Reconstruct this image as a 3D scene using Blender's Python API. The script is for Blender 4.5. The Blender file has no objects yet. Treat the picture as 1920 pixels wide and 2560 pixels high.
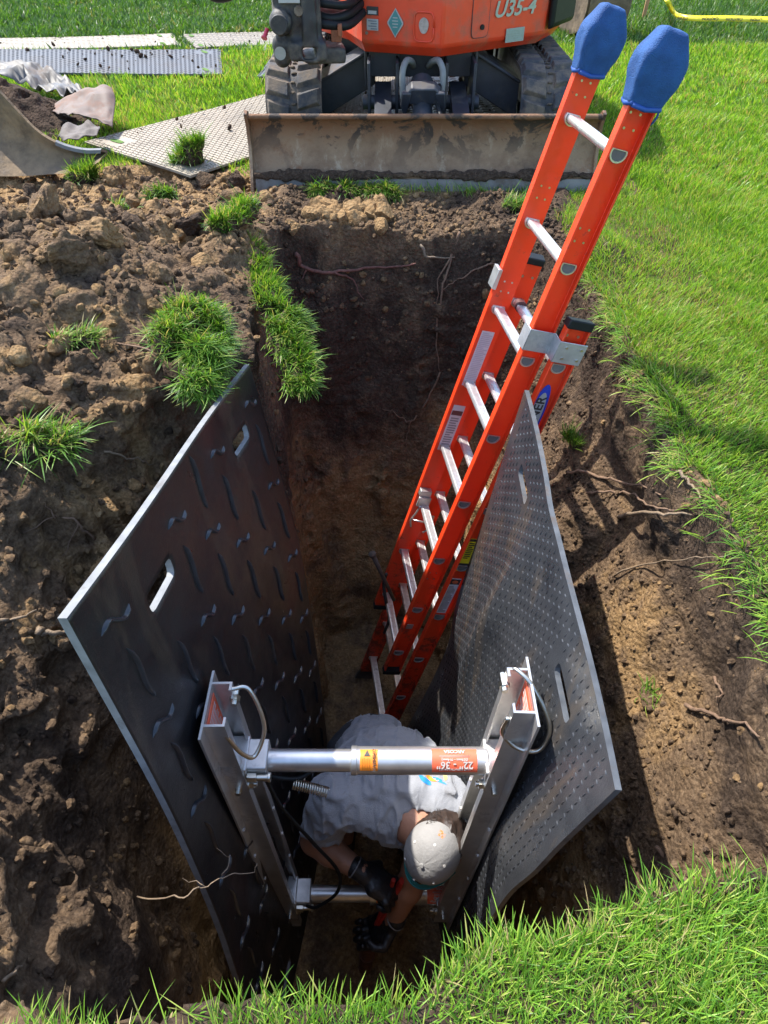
import bpy, bmesh, math, random
import numpy as np
from mathutils import Vector, Matrix
from mathutils.bvhtree import BVHTree
from math import radians as R, sin, cos, pi

# ------------------------------------------------------------------ camera, world, sun
scene = bpy.context.scene
CAM = np.array([0.0, 0.0, 1.25]); PITCH = R(44); FPX = 1720.0
cd = bpy.data.cameras.new('camera'); cam = bpy.data.objects.new('camera', cd)
scene.collection.objects.link(cam); scene.camera = cam
cam.location = CAM; cam.rotation_euler = (R(90) - PITCH, 0, 0)
cd.sensor_fit = 'VERTICAL'; cd.sensor_height = 36.0; cd.lens = FPX / 2560 * 36
cd.clip_start = 0.02; cd.clip_end = 500
TO_SUN = Vector((-0.47, 0.42, 1.0)).normalized()
world = bpy.data.worlds.new("World"); scene.world = world; world.use_nodes = True
wn = world.node_tree.nodes; wl = world.node_tree.links
bg = wn.get('Background') or wn.new('ShaderNodeBackground')
sky = wn.new('ShaderNodeTexSky'); sky.sky_type = 'NISHITA'; sky.sun_disc = False
sky.sun_elevation = math.asin(TO_SUN.z); sky.sun_rotation = math.atan2(TO_SUN.x, TO_SUN.y)
wl.new(sky.outputs[0], bg.inputs[0]); bg.inputs[1].default_value = 0.15
sl = bpy.data.lights.new('sun', 'SUN'); sl.energy = 3.05; sl.angle = R(0.55); sl.color = (1.0, 0.95, 0.87)
sun = bpy.data.objects.new('sun', sl); scene.collection.objects.link(sun)
sun.rotation_euler = TO_SUN.to_track_quat('Z', 'Y').to_euler()
sun.location = (-6, 5, 9)
scene.view_settings.view_transform = 'Standard'; scene.view_settings.look = 'None'
scene.view_settings.gamma = 1.0; scene.view_settings.exposure = 1.72
scene.render.engine = 'CYCLES'
scene.cycles.max_bounces = 8; scene.cycles.use_denoising = True

# ------------------------------------------------------------------ survey of the place: a photo point at a distance or on a plane
CT, ST = cos(PITCH), sin(PITCH)
def ray(u, v):
    x = (u - 960) / FPX; t = (1280 - v) / FPX
    return np.array([x, CT + t * ST, t * CT - ST])
def at(u, v, s): return CAM + ray(u, v) * s
def onz(u, v, z=0.0):
    r = ray(u, v); return CAM + r * ((z - CAM[2]) / r[2])
def ony(u, v, y):
    r = ray(u, v); return CAM + r * (y / r[1])

# ------------------------------------------------------------------ mesh helpers
LOC = {}
def origin(p): return LOC.get(p.name, np.zeros(3)) if p is not None else np.zeros(3)
def link(name, me, parent=None):
    o = bpy.data.objects.new(name, me); scene.collection.objects.link(o)
    if parent is not None: o.parent = parent
    LOC[o.name] = origin(parent)
    return o
def thing(name, loc, label, cat, group=None):
    o = bpy.data.objects.new(name, None); scene.collection.objects.link(o)
    o.location = loc; o.empty_display_size = 0.05; LOC[o.name] = np.array(loc, float)
    tag(o, label, cat, group); return o
def tag(o, label=None, cat=None, group=None, kind=None):
    if label: o['label'] = label
    if cat: o['category'] = cat
    if group: o['group'] = group
    if kind: o['kind'] = kind
    return o
def finish(me, mats, smooth):
    for m in (mats if isinstance(mats, (list, tuple)) else [mats]): me.materials.append(m)
    if smooth is not None and len(me.polygons):
        me.polygons.foreach_set('use_smooth', np.ones(len(me.polygons), bool))
        if smooth < 180: me.set_sharp_from_angle(angle=R(smooth))
def npmesh(name, V, F, mats, parent=None, smooth=180, attrs=None, mi=None):
    """one mesh from arrays: F is a list of (N,k) index arrays"""
    if not isinstance(F, list): F = [F]
    F = [np.asarray(f, np.int32) for f in F if len(f)]
    me = bpy.data.meshes.new(name)
    V = np.asarray(V, np.float32) - origin(parent).astype(np.float32)
    me.vertices.add(len(V)); me.vertices.foreach_set('co', V.ravel())
    idx = np.concatenate([f.ravel() for f in F]); tot = np.concatenate([np.full(len(f), f.shape[1], np.int32) for f in F])
    st = np.concatenate([[0], np.cumsum(tot)[:-1]]).astype(np.int32)
    me.loops.add(len(idx)); me.loops.foreach_set('vertex_index', idx)
    me.polygons.add(len(tot)); me.polygons.foreach_set('loop_start', st)
    me.update(calc_edges=True)
    if attrs:
        for k, a in attrs.items():
            at_ = me.attributes.new(k, 'FLOAT', 'POINT'); at_.data.foreach_set('value', np.asarray(a, np.float32))
    finish(me, mats, smooth)
    if mi is not None: me.polygons.foreach_set('material_index', np.asarray(mi, np.int32))
    me.validate()
    return link(name, me, parent)

class MB:
    def __init__(s): s.v = []; s.f = []; s.m = []; s.n = 0
    def add(s, V, F, mi=0):
        V = np.asarray(V, float); s.v.append(V)
        for f in F: s.f.append([i + s.n for i in f]); s.m.append(mi)
        s.n += len(V); return s
    def box(s, c, size, rot=None, mi=0):
        h = np.array(size) / 2
        V = np.array([[x, y, z] for x in (-1, 1) for y in (-1, 1) for z in (-1, 1)]) * h
        if rot is not None: V = V @ np.array(rot).T
        return s.add(V + np.array(c), [(0,1,3,2),(4,6,7,5),(0,4,5,1),(2,3,7,6),(0,2,6,4),(1,5,7,3)], mi)
    def hexa(s, P, mi=0):   # 8 points: bottom 4 ccw, top 4 ccw
        return s.add(P, [(3,2,1,0),(4,5,6,7),(0,1,5,4),(1,2,6,5),(2,3,7,6),(3,0,4,7)], mi)
    def prism(s, poly, o, ax, ay, az, L, mi=0):
        """2D poly (ax,ay) at origin o, extruded L along az"""
        o = np.array(o, float); ax, ay, az = map(lambda a: np.array(a, float), (ax, ay, az))
        a = np.array([o + ax * p[0] + ay * p[1] for p in poly]); b = a + az * L; n = len(poly)
        F = [tuple(range(n))[::-1], tuple(range(n, 2 * n))] + [(i, (i + 1) % n, n + (i + 1) % n, n + i) for i in range(n)]
        return s.add(np.vstack([a, b]), F, mi)
    def tube(s, path, r, n=10, caps=True, mi=0, sq=None):
        path = np.array(path, float); m = len(path)
        rr = np.full(m, r) if np.isscalar(r) else np.array(r, float)
        T = np.gradient(path, axis=0); T /= np.linalg.norm(T, axis=1)[:, None] + 1e-12
        up = np.array([0, 0, 1.0]) if abs(T[0, 2]) < 0.9 else np.array([1.0, 0, 0])
        V = []; 
        nrm = np.cross(T[0], up); nrm /= np.linalg.norm(nrm)
        for i in range(m):
            nrm = nrm - T[i] * (nrm @ T[i]); nrm /= np.linalg.norm(nrm) + 1e-12
            b = np.cross(T[i], nrm)
            for k in range(n):
                a = 2 * pi * k / n; V.append(path[i] + rr[i] * (cos(a) * nrm + sin(a) * b * (sq or 1)))
        F = [(i*n+k, i*n+(k+1)%n, (i+1)*n+(k+1)%n, (i+1)*n+k) for i in range(m-1) for k in range(n)]
        if caps: F += [tuple(range(n))[::-1], tuple(range((m-1)*n, m*n))]
        return s.add(V, F, mi)
    def cyl(s, a, b, r, n=24, mi=0): return s.tube([a, b], r, n, True, mi)
    def grid(s, P, mi=0, flip=False):
        P = np.array(P, float); a, b = P.shape[:2]
        F = [(i*b+j, (i+1)*b+j, (i+1)*b+j+1, i*b+j+1) for i in range(a-1) for j in range(b-1)]
        if flip: F = [f[::-1] for f in F]
        return s.add(P.reshape(-1, 3), F, mi)
    def build(s, name, mats, parent=None, smooth=35, bevel=0):
        me = bpy.data.meshes.new(name)
        V = np.vstack(s.v) - origin(parent)
        me.from_pydata(V.tolist(), [], s.f)
        finish(me, mats, smooth)
        me.polygons.foreach_set('material_index', np.array(s.m, np.int32))
        bm = bmesh.new(); bm.from_mesh(me); bmesh.ops.recalc_face_normals(bm, faces=bm.faces); bm.to_mesh(me); bm.free()
        o = link(name, me, parent)
        if bevel:
            b = o.modifiers.new('bevel', 'BEVEL'); b.width = bevel; b.segments = 2; b.limit_method = 'ANGLE'; b.angle_limit = R(40)
        return o
def smooth_path(pts, n=8):
    pts = np.array(pts, float); out = []
    P = np.vstack([2*pts[0]-pts[1], pts, 2*pts[-1]-pts[-2]])
    for i in range(1, len(P) - 2):
        for t in np.linspace(0, 1, n, endpoint=False):
            a, b, c, d = P[i-1], P[i], P[i+1], P[i+2]
            out.append(0.5*((2*b)+(-a+c)*t+(2*a-5*b+4*c-d)*t*t+(-a+3*b-3*c+d)*t**3))
    out.append(pts[-1]); return np.array(out)
def text(name, s, o, ax, ay, size, mat, parent, depth=0.0008, align='CENTER', sx=1.0, shear=0.0):
    """raised flat lettering: baseline direction ax, up direction ay"""
    c = bpy.data.curves.new(name, 'FONT'); c.body = s; c.size = size; c.align_x = align; c.align_y = 'CENTER'
    c.extrude = depth; c.shear = shear; c.offset = size*.018; c.resolution_u = 3
    to = bpy.data.objects.new('tmp', c); scene.collection.objects.link(to)
    dg = bpy.context.evaluated_depsgraph_get(); dg.update()
    me = bpy.data.meshes.new_from_object(to.evaluated_get(dg)); bpy.data.objects.remove(to); bpy.data.curves.remove(c)
    ax = np.array(ax, float); ax /= np.linalg.norm(ax); ay = np.array(ay, float); ay -= ax*(ay@ax); ay /= np.linalg.norm(ay); az = np.cross(ax, ay)
    V = np.zeros(len(me.vertices)*3); me.vertices.foreach_get('co', V); V = V.reshape(-1, 3)
    W = np.array(o) - origin(parent) + V[:, :1]*sx*ax + V[:, 1:2]*ay + V[:, 2:3]*az
    me.vertices.foreach_set('co', W.ravel()); me.materials.clear(); me.materials.append(mat); me.name = name; me.update()
    return link(name, me, parent)

def join(a, b):
    """fold the pattern mesh b into the part a"""
    k = len(a.data.materials); bm = bmesh.new(); bm.from_mesh(a.data); n = len(bm.faces); bm.from_mesh(b.data); bm.faces.ensure_lookup_table()
    for f in bm.faces[n:]: f.material_index += k
    for m_ in b.data.materials: a.data.materials.append(m_)
    bm.to_mesh(a.data); bm.free(); bpy.data.objects.remove(b)
# ------------------------------------------------------------------ implicit shapes
def surface_nets(f, o, h):
    """f<0 inside. returns verts, quads"""
    nx, ny, nz = f.shape; ins = f < 0
    c = np.zeros((nx-1, ny-1, nz-1), np.uint8)
    for dx in (0,1):
        for dy in (0,1):
            for dz in (0,1): c += ins[dx:nx-1+dx, dy:ny-1+dy, dz:nz-1+dz]
    act = (c > 0) & (c < 8); I = np.argwhere(act); vid = np.full(act.shape, -1, np.int32); vid[act] = np.arange(len(I))
    acc = np.zeros((len(I), 3)); cnt = np.zeros(len(I))
    cor = [(a,b,d) for a in (0,1) for b in (0,1) for d in (0,1)]
    vals = {q: f[I[:,0]+q[0], I[:,1]+q[1], I[:,2]+q[2]] for q in cor}
    for a in cor:
        for ax in range(3):
            if a[ax] == 0:
                b = list(a); b[ax] = 1; b = tuple(b); va, vb = vals[a], vals[b]
                m = (va < 0) != (vb < 0); t = np.where(m, va/np.where(m, va-vb, 1), 0)
                p = np.array(a, float)[None] + t[:, None]*(np.array(b)-np.array(a))[None]
                acc[m] += p[m]; cnt[m] += 1
    V = (I + acc/cnt[:, None])*h + np.array(o)
    Q = []
    for ax in range(3):
        s0 = [slice(1,-1)]*3; s0[ax] = slice(0,-1); s1 = list(s0); s1[ax] = slice(1,None)
        a_, b_ = ins[tuple(s0)], ins[tuple(s1)]; E = np.argwhere(a_ != b_)
        base = E.copy()
        for k in range(3):
            if k != ax: base[:, k] += 1
        u, w = [(1,2),(2,0),(0,1)][ax]
        q = []
        for du, dw in ((1,1),(0,1),(0,0),(1,0)):
            g = base.copy(); g[:, u] -= du; g[:, w] -= dw; q.append(vid[g[:,0], g[:,1], g[:,2]])
        q = np.stack(q, 1); flip = ~ins[base[:,0], base[:,1], base[:,2]]
        q[flip] = q[flip][:, ::-1]
        Q.append(q[(q >= 0).all(1)][:, ::-1])
    return V, np.vstack(Q)
def noise3(shape, h, o, scale, seed, asp=(1,1,1)):
    rng = np.random.default_rng(seed); L = [int(n*h/(scale*a))+3 for n, a in zip(shape, asp)]
    lat = rng.uniform(-1, 1, L).astype(np.float32)
    for k in range(3):
        c = np.arange(shape[k])*h/(scale*asp[k]); i = c.astype(int); t = c-i; t = t*t*(3-2*t)
        lat = np.moveaxis(lat, k, 0); tt = t.astype(np.float32).reshape(-1,1,1)
        lat = lat[i]*(1-tt) + lat[i+1]*tt; lat = np.moveaxis(lat, 0, k)
    return lat
def noise2(X, Y, scale, seed):
    rng = np.random.default_rng(seed); n = 512; lat = rng.uniform(-1, 1, (n, n))
    a = np.asarray(X)/scale + 200; b = np.asarray(Y)/scale + 200; i = np.floor(a).astype(int) % (n-1); j = np.floor(b).astype(int) % (n-1)
    s = a-np.floor(a); t = b-np.floor(b); s = s*s*(3-2*s); t = t*t*(3-2*t)
    return (lat[i,j]*(1-s)+lat[i+1,j]*s)*(1-t) + (lat[i,j+1]*(1-s)+lat[i+1,j+1]*s)*t
class Sdf:
    def __init__(s, lo, hi, h):
        s.h = h; s.o = np.array(lo, float); s.sh = [int((b-a)/h)+1 for a, b in zip(lo, hi)]
        ax = [s.o[k] + np.arange(s.sh[k])*h for k in range(3)]
        s.X, s.Y, s.Z = [a.astype(np.float32) for a in np.meshgrid(*ax, indexing='ij')]
        s.f = np.full(s.sh, 9.0, np.float32)
    def cone(s, a, b, ra, rb, asp=None):
        a = np.array(a, float); b = np.array(b, float); d = b-a; L2 = d@d + 1e-12
        X, Y, Z = s.X-a[0], s.Y-a[1], s.Z-a[2]
        t = np.clip((X*d[0]+Y*d[1]+Z*d[2])/L2, 0, 1)
        px, py, pz = X-t*d[0], Y-t*d[1], Z-t*d[2]
        if asp is not None:      # (direction, factor): squash along a direction
            n, k = asp; n = np.array(n, float)/np.linalg.norm(n); q = px*n[0]+py*n[1]+pz*n[2]
            px, py, pz = px+n[0]*q*(k-1), py+n[1]*q*(k-1), pz+n[2]*q*(k-1)
        return np.sqrt(px*px+py*py+pz*pz) - (ra + (rb-ra)*t)
    def ell(s, c, r, M=None):
        X, Y, Z = s.X-c[0], s.Y-c[1], s.Z-c[2]
        M = np.eye(3) if M is None else np.array(M)   # rows = local axes
        q = sum(((X*M[k][0]+Y*M[k][1]+Z*M[k][2])/r[k])**2 for k in range(3))
        return (np.sqrt(q)-1)*min(r)
    def u(s, g, k=0.02):
        if k <= 0: s.f = np.minimum(s.f, g); return s
        hh = np.maximum(k-np.abs(s.f-g), 0)/k; s.f = np.minimum(s.f, g) - hh*hh*k*0.25; return s
    def mesh(s, name, mat, parent=None, smooth=180):
        V, Q = surface_nets(s.f, s.o, s.h); return npmesh(name, V, Q, mat, parent, smooth)

# ------------------------------------------------------------------ materials
def lin(c):
    return tuple(((x/255)/12.92 if x/255 <= 0.04045 else ((x/255+0.055)/1.055)**2.4) for x in c)
class NT:
    def __init__(s, name):
        s.m = bpy.data.materials.new(name); s.m.use_nodes = True; s.t = s.m.node_tree; s.n = s.t.nodes; s.l = s.t.links
        s.b = s.n['Principled BSDF']; s.out = s.n['Material Output']
    def node(s, ty, **k):
        n = s.n.new(ty)
        for a, v in k.items(): setattr(n, a, v)
        return n
    def pos(s):
        if not hasattr(s, '_p'): s._p = s.node('ShaderNodeNewGeometry').outputs['Position']
        return s._p
    def noise(s, scale, detail=4, rough=0.6, vec=None, dist=0.0, stretch=None):
        n = s.node('ShaderNodeTexNoise'); n.inputs['Scale'].default_value = scale; n.inputs['Detail'].default_value = detail
        n.inputs['Roughness'].default_value = rough; n.inputs['Distortion'].default_value = dist
        v = vec or s.pos()
        if stretch:
            mp = s.node('ShaderNodeMapping'); mp.inputs['Scale'].default_value = stretch; s.l.new(v, mp.inputs[0]); v = mp.outputs[0]
        s.l.new(v, n.inputs['Vector']); return n.outputs['Fac']
    def ramp(s, fac, stops, interp='LINEAR'):
        n = s.node('ShaderNodeValToRGB'); cr = n.color_ramp; cr.interpolation = interp
        while len(cr.elements) < len(stops): cr.elements.new(0.5)
        for e, (p, c) in zip(cr.elements, stops): e.position = p; e.color = (*(c if hasattr(c, '__len__') else (c,c,c)), 1)
        s.l.new(fac, n.inputs[0]); return n.outputs[0]
    def mix(s, fac, a, b, mode='MIX'):
        n = s.node('ShaderNodeMix', data_type='RGBA', blend_type=mode)
        for i, x in ((0, fac), (6, a), (7, b)):
            if hasattr(x, 'is_linked') or isinstance(x, bpy.types.NodeSocket): s.l.new(x, n.inputs[i])
            elif i == 0: n.inputs[0].default_value = x
            else: n.inputs[i].default_value = (*x, 1)
        return n.outputs[2]
    def math(s, op, a, b=0.0, c=None):
        n = s.node('ShaderNodeMath', operation=op)
        for i, x in enumerate((a, b) if c is None else (a, b, c)):
            if isinstance(x, bpy.types.NodeSocket): s.l.new(x, n.inputs[i])
            else: n.inputs[i].default_value = x
        return n.outputs[0]
    def set(s, k, v):
        if isinstance(v, bpy.types.NodeSocket): s.l.new(v, s.b.inputs[k])
        elif hasattr(v, '__len__') and len(v) == 3: s.b.inputs[k].default_value = (*v, 1)
        else: s.b.inputs[k].default_value = v
        return s
    def bump(s, h, dist=0.01, strength=1.0, prev=None):
        n = s.node('ShaderNodeBump'); n.inputs['Distance'].default_value = dist; n.inputs['Strength'].default_value = strength
        s.l.new(h, n.inputs['Height'])
        if prev is not None: s.l.new(prev, n.inputs['Normal'])
        s.l.new(n.outputs[0], s.b.inputs['Normal']); return n.outputs[0]
    def attr(s, name):
        return s.node('ShaderNodeAttribute', attribute_name=name).outputs['Fac']
def plain(name, col, rough=0.5, metal=0.0, var=0.12, scale=30, bump=0.0, spec=0.5, dirt=0.0, dirtcol=(0.09,0.06,0.04)):
    m = NT(name); m.set('Roughness', rough); m.set('Metallic', metal); m.set('Specular IOR Level', spec)
    n = m.noise(scale, 5)
    c = m.mix(m.ramp(n, [(0.3, 0), (0.7, 1)]), tuple(x*(1-var) for x in col), tuple(min(1, x*(1+var)) for x in col))
    if dirt > 0:
        d = m.ramp(m.noise(scale*0.35+3, 7, 0.7), [(0.62-dirt*0.35, 0), (0.72-dirt*0.2, 1)])
        c = m.mix(m.math('MULTIPLY', d, min(1, 0.35+dirt)), c, dirtcol); m.set('Roughness', m.math('ADD', m.math('MULTIPLY', d, 0.4), rough))
    m.set('Base Color', c)
    if bump: m.bump(m.noise(scale*4, 4), bump)
    return m.m

def soil_material(name, spoil=False):
    m = NT(name); m.set('Roughness', 0.95); m.set('Specular IOR Level', 0.15)
    sep = m.node('ShaderNodeSeparateXYZ'); m.l.new(m.pos(), sep.inputs[0])
    big = m.noise(2.2, 5, 0.62, dist=0.4); mid = m.noise(9, 6, 0.7, dist=0.3); fine = m.noise(60, 6, 0.75)
    dark = m.ramp(fine, [(0.25, (0.021, 0.014, 0.010)), (0.5, (0.056, 0.038, 0.026)), (0.75, (0.12, 0.085, 0.06))])
    clay = m.ramp(fine, [(0.25, (0.12, 0.070, 0.032)), (0.5, (0.26, 0.162, 0.075)), (0.78, (0.42, 0.29, 0.16))])
    brown = m.ramp(fine, [(0.25, (0.05, 0.032, 0.02)), (0.5, (0.135, 0.088, 0.052)), (0.78, (0.25, 0.175, 0.11))])
    k = m.attr('clay')
    a = m.math('ADD', k, m.math('MULTIPLY', m.math('SUBTRACT', big, 0.5), 2.1))
    a = m.math('ADD', a, m.math('MULTIPLY', m.math('SUBTRACT', mid, 0.5), 1.3))
    a = m.math('ADD', a, m.math('MULTIPLY', m.math('SUBTRACT', m.noise(7, 4, .6, stretch=(1, 1, .12)), 0.5), .7))
    c = m.mix(m.ramp(a, [(0.12, 0), (0.45, 1)]), dark, brown)
    c = m.mix(m.ramp(a, [(0.55, 0), (0.85, 1)]), c, clay)
    m.set('Base Color', c)
    h = m.math('ADD', m.math('MULTIPLY', m.noise(38, 7, 0.72), 0.65), m.math('MULTIPLY', m.noise(140, 4, 0.7), 0.25))
    vo = m.node('ShaderNodeTexVoronoi'); vo.inputs['Scale'].default_value = 75; m.l.new(m.pos(), vo.inputs['Vector'])
    h = m.math('ADD', h, m.math('MULTIPLY', vo.outputs['Distance'], -0.35))
    m.bump(h, 0.028, 0.9)
    return m.m
MSOIL = soil_material('soil')
def grass_material(name, stops, trans=0.45):
    m = NT(name)
    r = m.attr('rnd'); t = m.attr('along')
    big = m.noise(1.3, 4)
    r2 = m.math('ADD', r, m.math('MULTIPLY', m.math('SUBTRACT', big, 0.5), 0.9))
    c = m.ramp(r2, stops)
    c = m.mix(m.ramp(t, [(0.0, 1), (0.35, 0)]), c, (0.20, 0.22, 0.07))
    m.set('Base Color', c); m.set('Roughness', 0.42); m.set('Specular IOR Level', 0.4)
    tr = m.node('ShaderNodeBsdfTranslucent'); m.l.new(m.mix(1.0, c, (1.0, 1.0, 0.45), 'MULTIPLY'), tr.inputs[0])
    mx = m.node('ShaderNodeMixShader'); mx.inputs[0].default_value = trans
    m.l.new(m.b.outputs[0], mx.inputs[1]); m.l.new(tr.outputs[0], mx.inputs[2]); m.l.new(mx.outputs[0], m.out.inputs[0])
    return m.m
MGRASS = grass_material('lawn_grass', [(0.0, (0.065, 0.17, 0.018)), (0.32, (0.14, 0.31, 0.028)), (0.66, (0.25, 0.43, 0.04)), (0.86, (0.40, 0.49, 0.09)), (0.95, (0.48, 0.38, 0.18)), (1.0, (0.34, 0.24, 0.12))])
MSODG = grass_material('sod_grass', [(0.05, (0.045, 0.12, 0.015)), (0.4, (0.09, 0.22, 0.022)), (0.7, (0.16, 0.32, 0.03)), (0.88, (0.30, 0.38, 0.07)), (1.0, (0.42, 0.34, 0.16))])
MDARKG = grass_material('weeds_painted_shade', [(0.1, (0.03, 0.08, 0.012)), (0.5, (0.06, 0.15, 0.018)), (0.9, (0.12, 0.24, 0.03)), (1.0, (0.20, 0.18, 0.08))])  # darker green stands in for tree shade over the far lawn

# ------------------------------------------------------------------ the dig: outline of the pit at several depths
LEV = [0.6, 0.05, -0.3, -0.7, -1.2, -2.5]
PITS = [
 [(-.85,.20),(-1.42,.60),(-1.0,1.75),(-.52,2.12),(-.47,3.10),(.10,3.22),(.70,3.12),(.87,2.5),(.86,1.2),(.92,.485),(.45,.39),(.16,.36),(.0,.25)],
 [(-.78,.23),(-1.28,.66),(-.90,1.75),(-.50,2.10),(-.46,3.08),(.10,3.16),(.68,3.08),(.83,2.5),(.84,1.2),(.88,.485),(.45,.385),(.16,.35),(.0,.245)],
 [(-.68,.24),(-1.00,.74),(-.74,1.72),(-.47,2.09),(-.44,3.05),(.10,3.09),(.62,3.02),(.775,2.5),(.805,1.2),(.80,.51),(.42,.38),(.16,.34),(.0,.235)],
 [(-.58,.22),(-.73,.78),(-.61,1.72),(-.45,2.06),(-.42,2.95),(.10,3.02),(.54,2.93),(.60,2.45),(.63,1.2),(.62,.60),(.40,.37),(.16,.32),(.0,.225)],
 [(-.52,.16),(-.58,.75),(-.53,1.70),(-.42,2.05),(-.40,2.82),(.10,2.86),(.44,2.76),(.48,2.3),(.53,1.2),(.52,.60),(.40,.34),(.16,.28),(.0,.20)],
 [(-.50,.16),(-.54,.75),(-.48,1.70),(-.36,2.02),(-.34,2.45),(.02,2.50),(.28,2.42),(.34,2.1),(.43,1.2),(.43,.60),(.38,.34),(.16,.28),(.0,.20)]]
def poly_sd(X, Y, poly):
    """signed distance, positive inside"""
    P = np.array(poly); d = np.full(np.shape(X), 1e9); ins = np.zeros(np.shape(X), bool); n = len(P)
    for i in range(n):
        a, b = P[i], P[(i+1) % n]; e = b-a; wx, wy = X-a[0], Y-a[1]
        t = np.clip((wx*e[0]+wy*e[1])/(e@e), 0, 1); d = np.minimum(d, (wx-e[0]*t)**2+(wy-e[1]*t)**2)
        c = ((a[1] <= Y) != (b[1] <= Y)); xx = a[0]+(Y-a[1])*e[0]/(e[1] if abs(e[1]) > 1e-9 else 1e-9)
        ins ^= c & (X < xx)
    d = np.sqrt(d); return np.where(ins, d, -d)
def sstep(a, b, x): t = np.clip((x-a)/(b-a), 0, 1); return t*t*(3-2*t)
def bare(x, y):
    """1 where the ground is bare dug soil, 0 where it is lawn"""
    wob = noise2(x, y, 0.17, 5)*0.09 + noise2(x, y, 0.06, 6)*0.035
    far = sstep(3.62, 3.52, y+wob*0.6) * sstep(2.9, 3.0, y) * sstep(0.95, 0.8, x+wob)
    left = sstep(-0.30, -0.42, x+wob*0.6) * sstep(4.05, 3.85, y+0.55*np.clip(x+0.9, 0, 2)+wob*1.5)
    lip = sstep(-0.035, -0.005, poly_sd(x, y, PITS[1]) + wob*0.15) * sstep(0.5, 0.7, y)
    lip2 = sstep(-0.025, -0.005, poly_sd(x, y, PITS[1]) + wob*0.40)
    return np.clip(np.maximum.reduce([far, left*sstep(0.55, 0.7, y+x*0), lip, lip2]), 0, 1)
def height(x, y):
    x = np.asarray(x, float); y = np.asarray(y, float)
    z = 0.018*noise2(x, y, 1.3, 11)*sstep(0.2, 1.5, np.hypot(x, y-1))
    g = lambda cx, cy, sx, sy, h: h*np.exp(-((x-cx)/sx)**2-((y-cy)/sy)**2)
    z = z + g(-1.45, 2.35, .75, .6, .26) + g(-1.0, 3.0, .5, .4, .08) + g(-1.0, 2.35, .3, .35, .10) + g(-1.35, 1.4, .4, .5, .14)
    z = z + g(-.62, 2.75, .12, .35, .07) + g(.92, 2.88, .13, .16, .07) + g(-.55, 3.35, .25, .16, .06) - g(.1, 3.4, .7, .12, .03)
    return z
def soil():
    lo, hi, h = (-2.45, 0.02, -2.45), (1.32, 4.1, 0.56), 0.0138
    nx, ny, nz = [int((b-a)/h)+1 for a, b in zip(lo, hi)]
    xs = lo[0]+np.arange(nx)*h; ys = lo[1]+np.arange(ny)*h; zs = lo[2]+np.arange(nz)*h
    X, Y = np.meshgrid(xs, ys, indexing='ij'); sds = (np.stack([poly_sd(X, Y, p) for p in PITS], -1) + (noise2(X, Y, .16, 61)*.024 + noise2(X, Y, .06, 62)*.012)[..., None]).astype(np.float32)
    H = height(X, Y).astype(np.float32); B = bare(X, Y).astype(np.float32)
    lv = np.array(LEV)[::-1]; pit = np.zeros((nx, ny, nz), np.float32)
    for k, z in enumerate(zs):
        i = int(np.clip(np.searchsorted(lv, z)-1, 0, len(lv)-2)); t = (z-lv[i])/(lv[i+1]-lv[i])
        j = len(LEV)-1-i; pit[:, :, k] = sds[:, :, j]*(1-t) + sds[:, :, j-1]*t
    Z = zs.astype(np.float32)[None, None, :]
    floor = -2.2
    air = np.minimum(pit, Z-floor)                       # positive in the pit
    sh = (nx, ny, nz)
    N = lambda s, k, asp=(1,1,1): noise3(sh, h, lo, s, k, asp)
    lump = (np.abs(N(.26, 1))*0.055 + np.abs(N(.13, 2))*0.05 + np.abs(N(.068, 3))*0.044 + N(.030, 4)*0.016)
    wall = N(.30, 7)*0.045 + N(.13, 8, (1,1,1.6))*0.026 + np.abs(N(.06, 9))*0.026 + N(.030, 10)*0.008
    wall = wall + N(.075, 14, (1, 1, 9))*0.022*sstep(2.0, 2.3, Y)[:, :, None].astype(np.float32)      # tooth marks down the far wall
    spoilw = (sstep(-0.3, -0.75, X)*B)[:, :, None].astype(np.float32)*sstep(-1.0, -0.3, Z).astype(np.float32)
    rough = np.where(B > 0, B, 0)[:, :, None]
    nz_ = wall*(1-spoilw) + (lump*1.25-0.075)*spoilw
    top = (Z - H[:, :, None])
    side = 1-sstep(0.0, 0.10, -air)                       # near the pit face the noise is always there
    air = air + nz_*np.maximum(side, 0)
    top = top - (nz_*(0.06+0.94*rough))
    V, Q = surface_nets(np.maximum(top, air), lo, h)
    return V, Q
SV, SQ = soil()
def fnorm(V, Q):
    a, b, c = V[Q[:,0]], V[Q[:,1]], V[Q[:,2]]; n = np.cross(b-a, c-a); return n
if fnorm(SV, SQ)[:, 2].sum() < 0: SQ = SQ[:, ::-1]
def clay_of(V):
    x, y, z = V[:,0], V[:,1], V[:,2]
    c = np.full(len(V), 0.02)
    c = c + 0.80*sstep(-0.55, -1.35, z + 0.12*noise2(x, y, .2, 31))                 # clay below the topsoil
    c = c + 0.50*sstep(-0.32, -0.62, x)*sstep(-0.75, -0.3, z)                        # spoil heap
    c = c + 0.12*sstep(0.3, 0.5, x)*sstep(3.0, 2.5, y)*sstep(-1.0, -0.2, z)*1.0 + 0.52*sstep(0.3,0.5,x)*sstep(2.9,2.0,y)*sstep(-0.20,-0.42,z)
    c = c + 0.32*sstep(3.0, 3.15, y)*sstep(-.2, -.05, z)
    c = c - 0.1*sstep(.0, -.3, y-.4)
    return c
ground = npmesh('ground_soil', SV, SQ, MSOIL, attrs={'clay': clay_of(SV)})
tag(ground, kind='structure')
TREE = BVHTree.FromPolygons([Vector(v) for v in SV], SQ.tolist(), epsilon=0.0)
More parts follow.
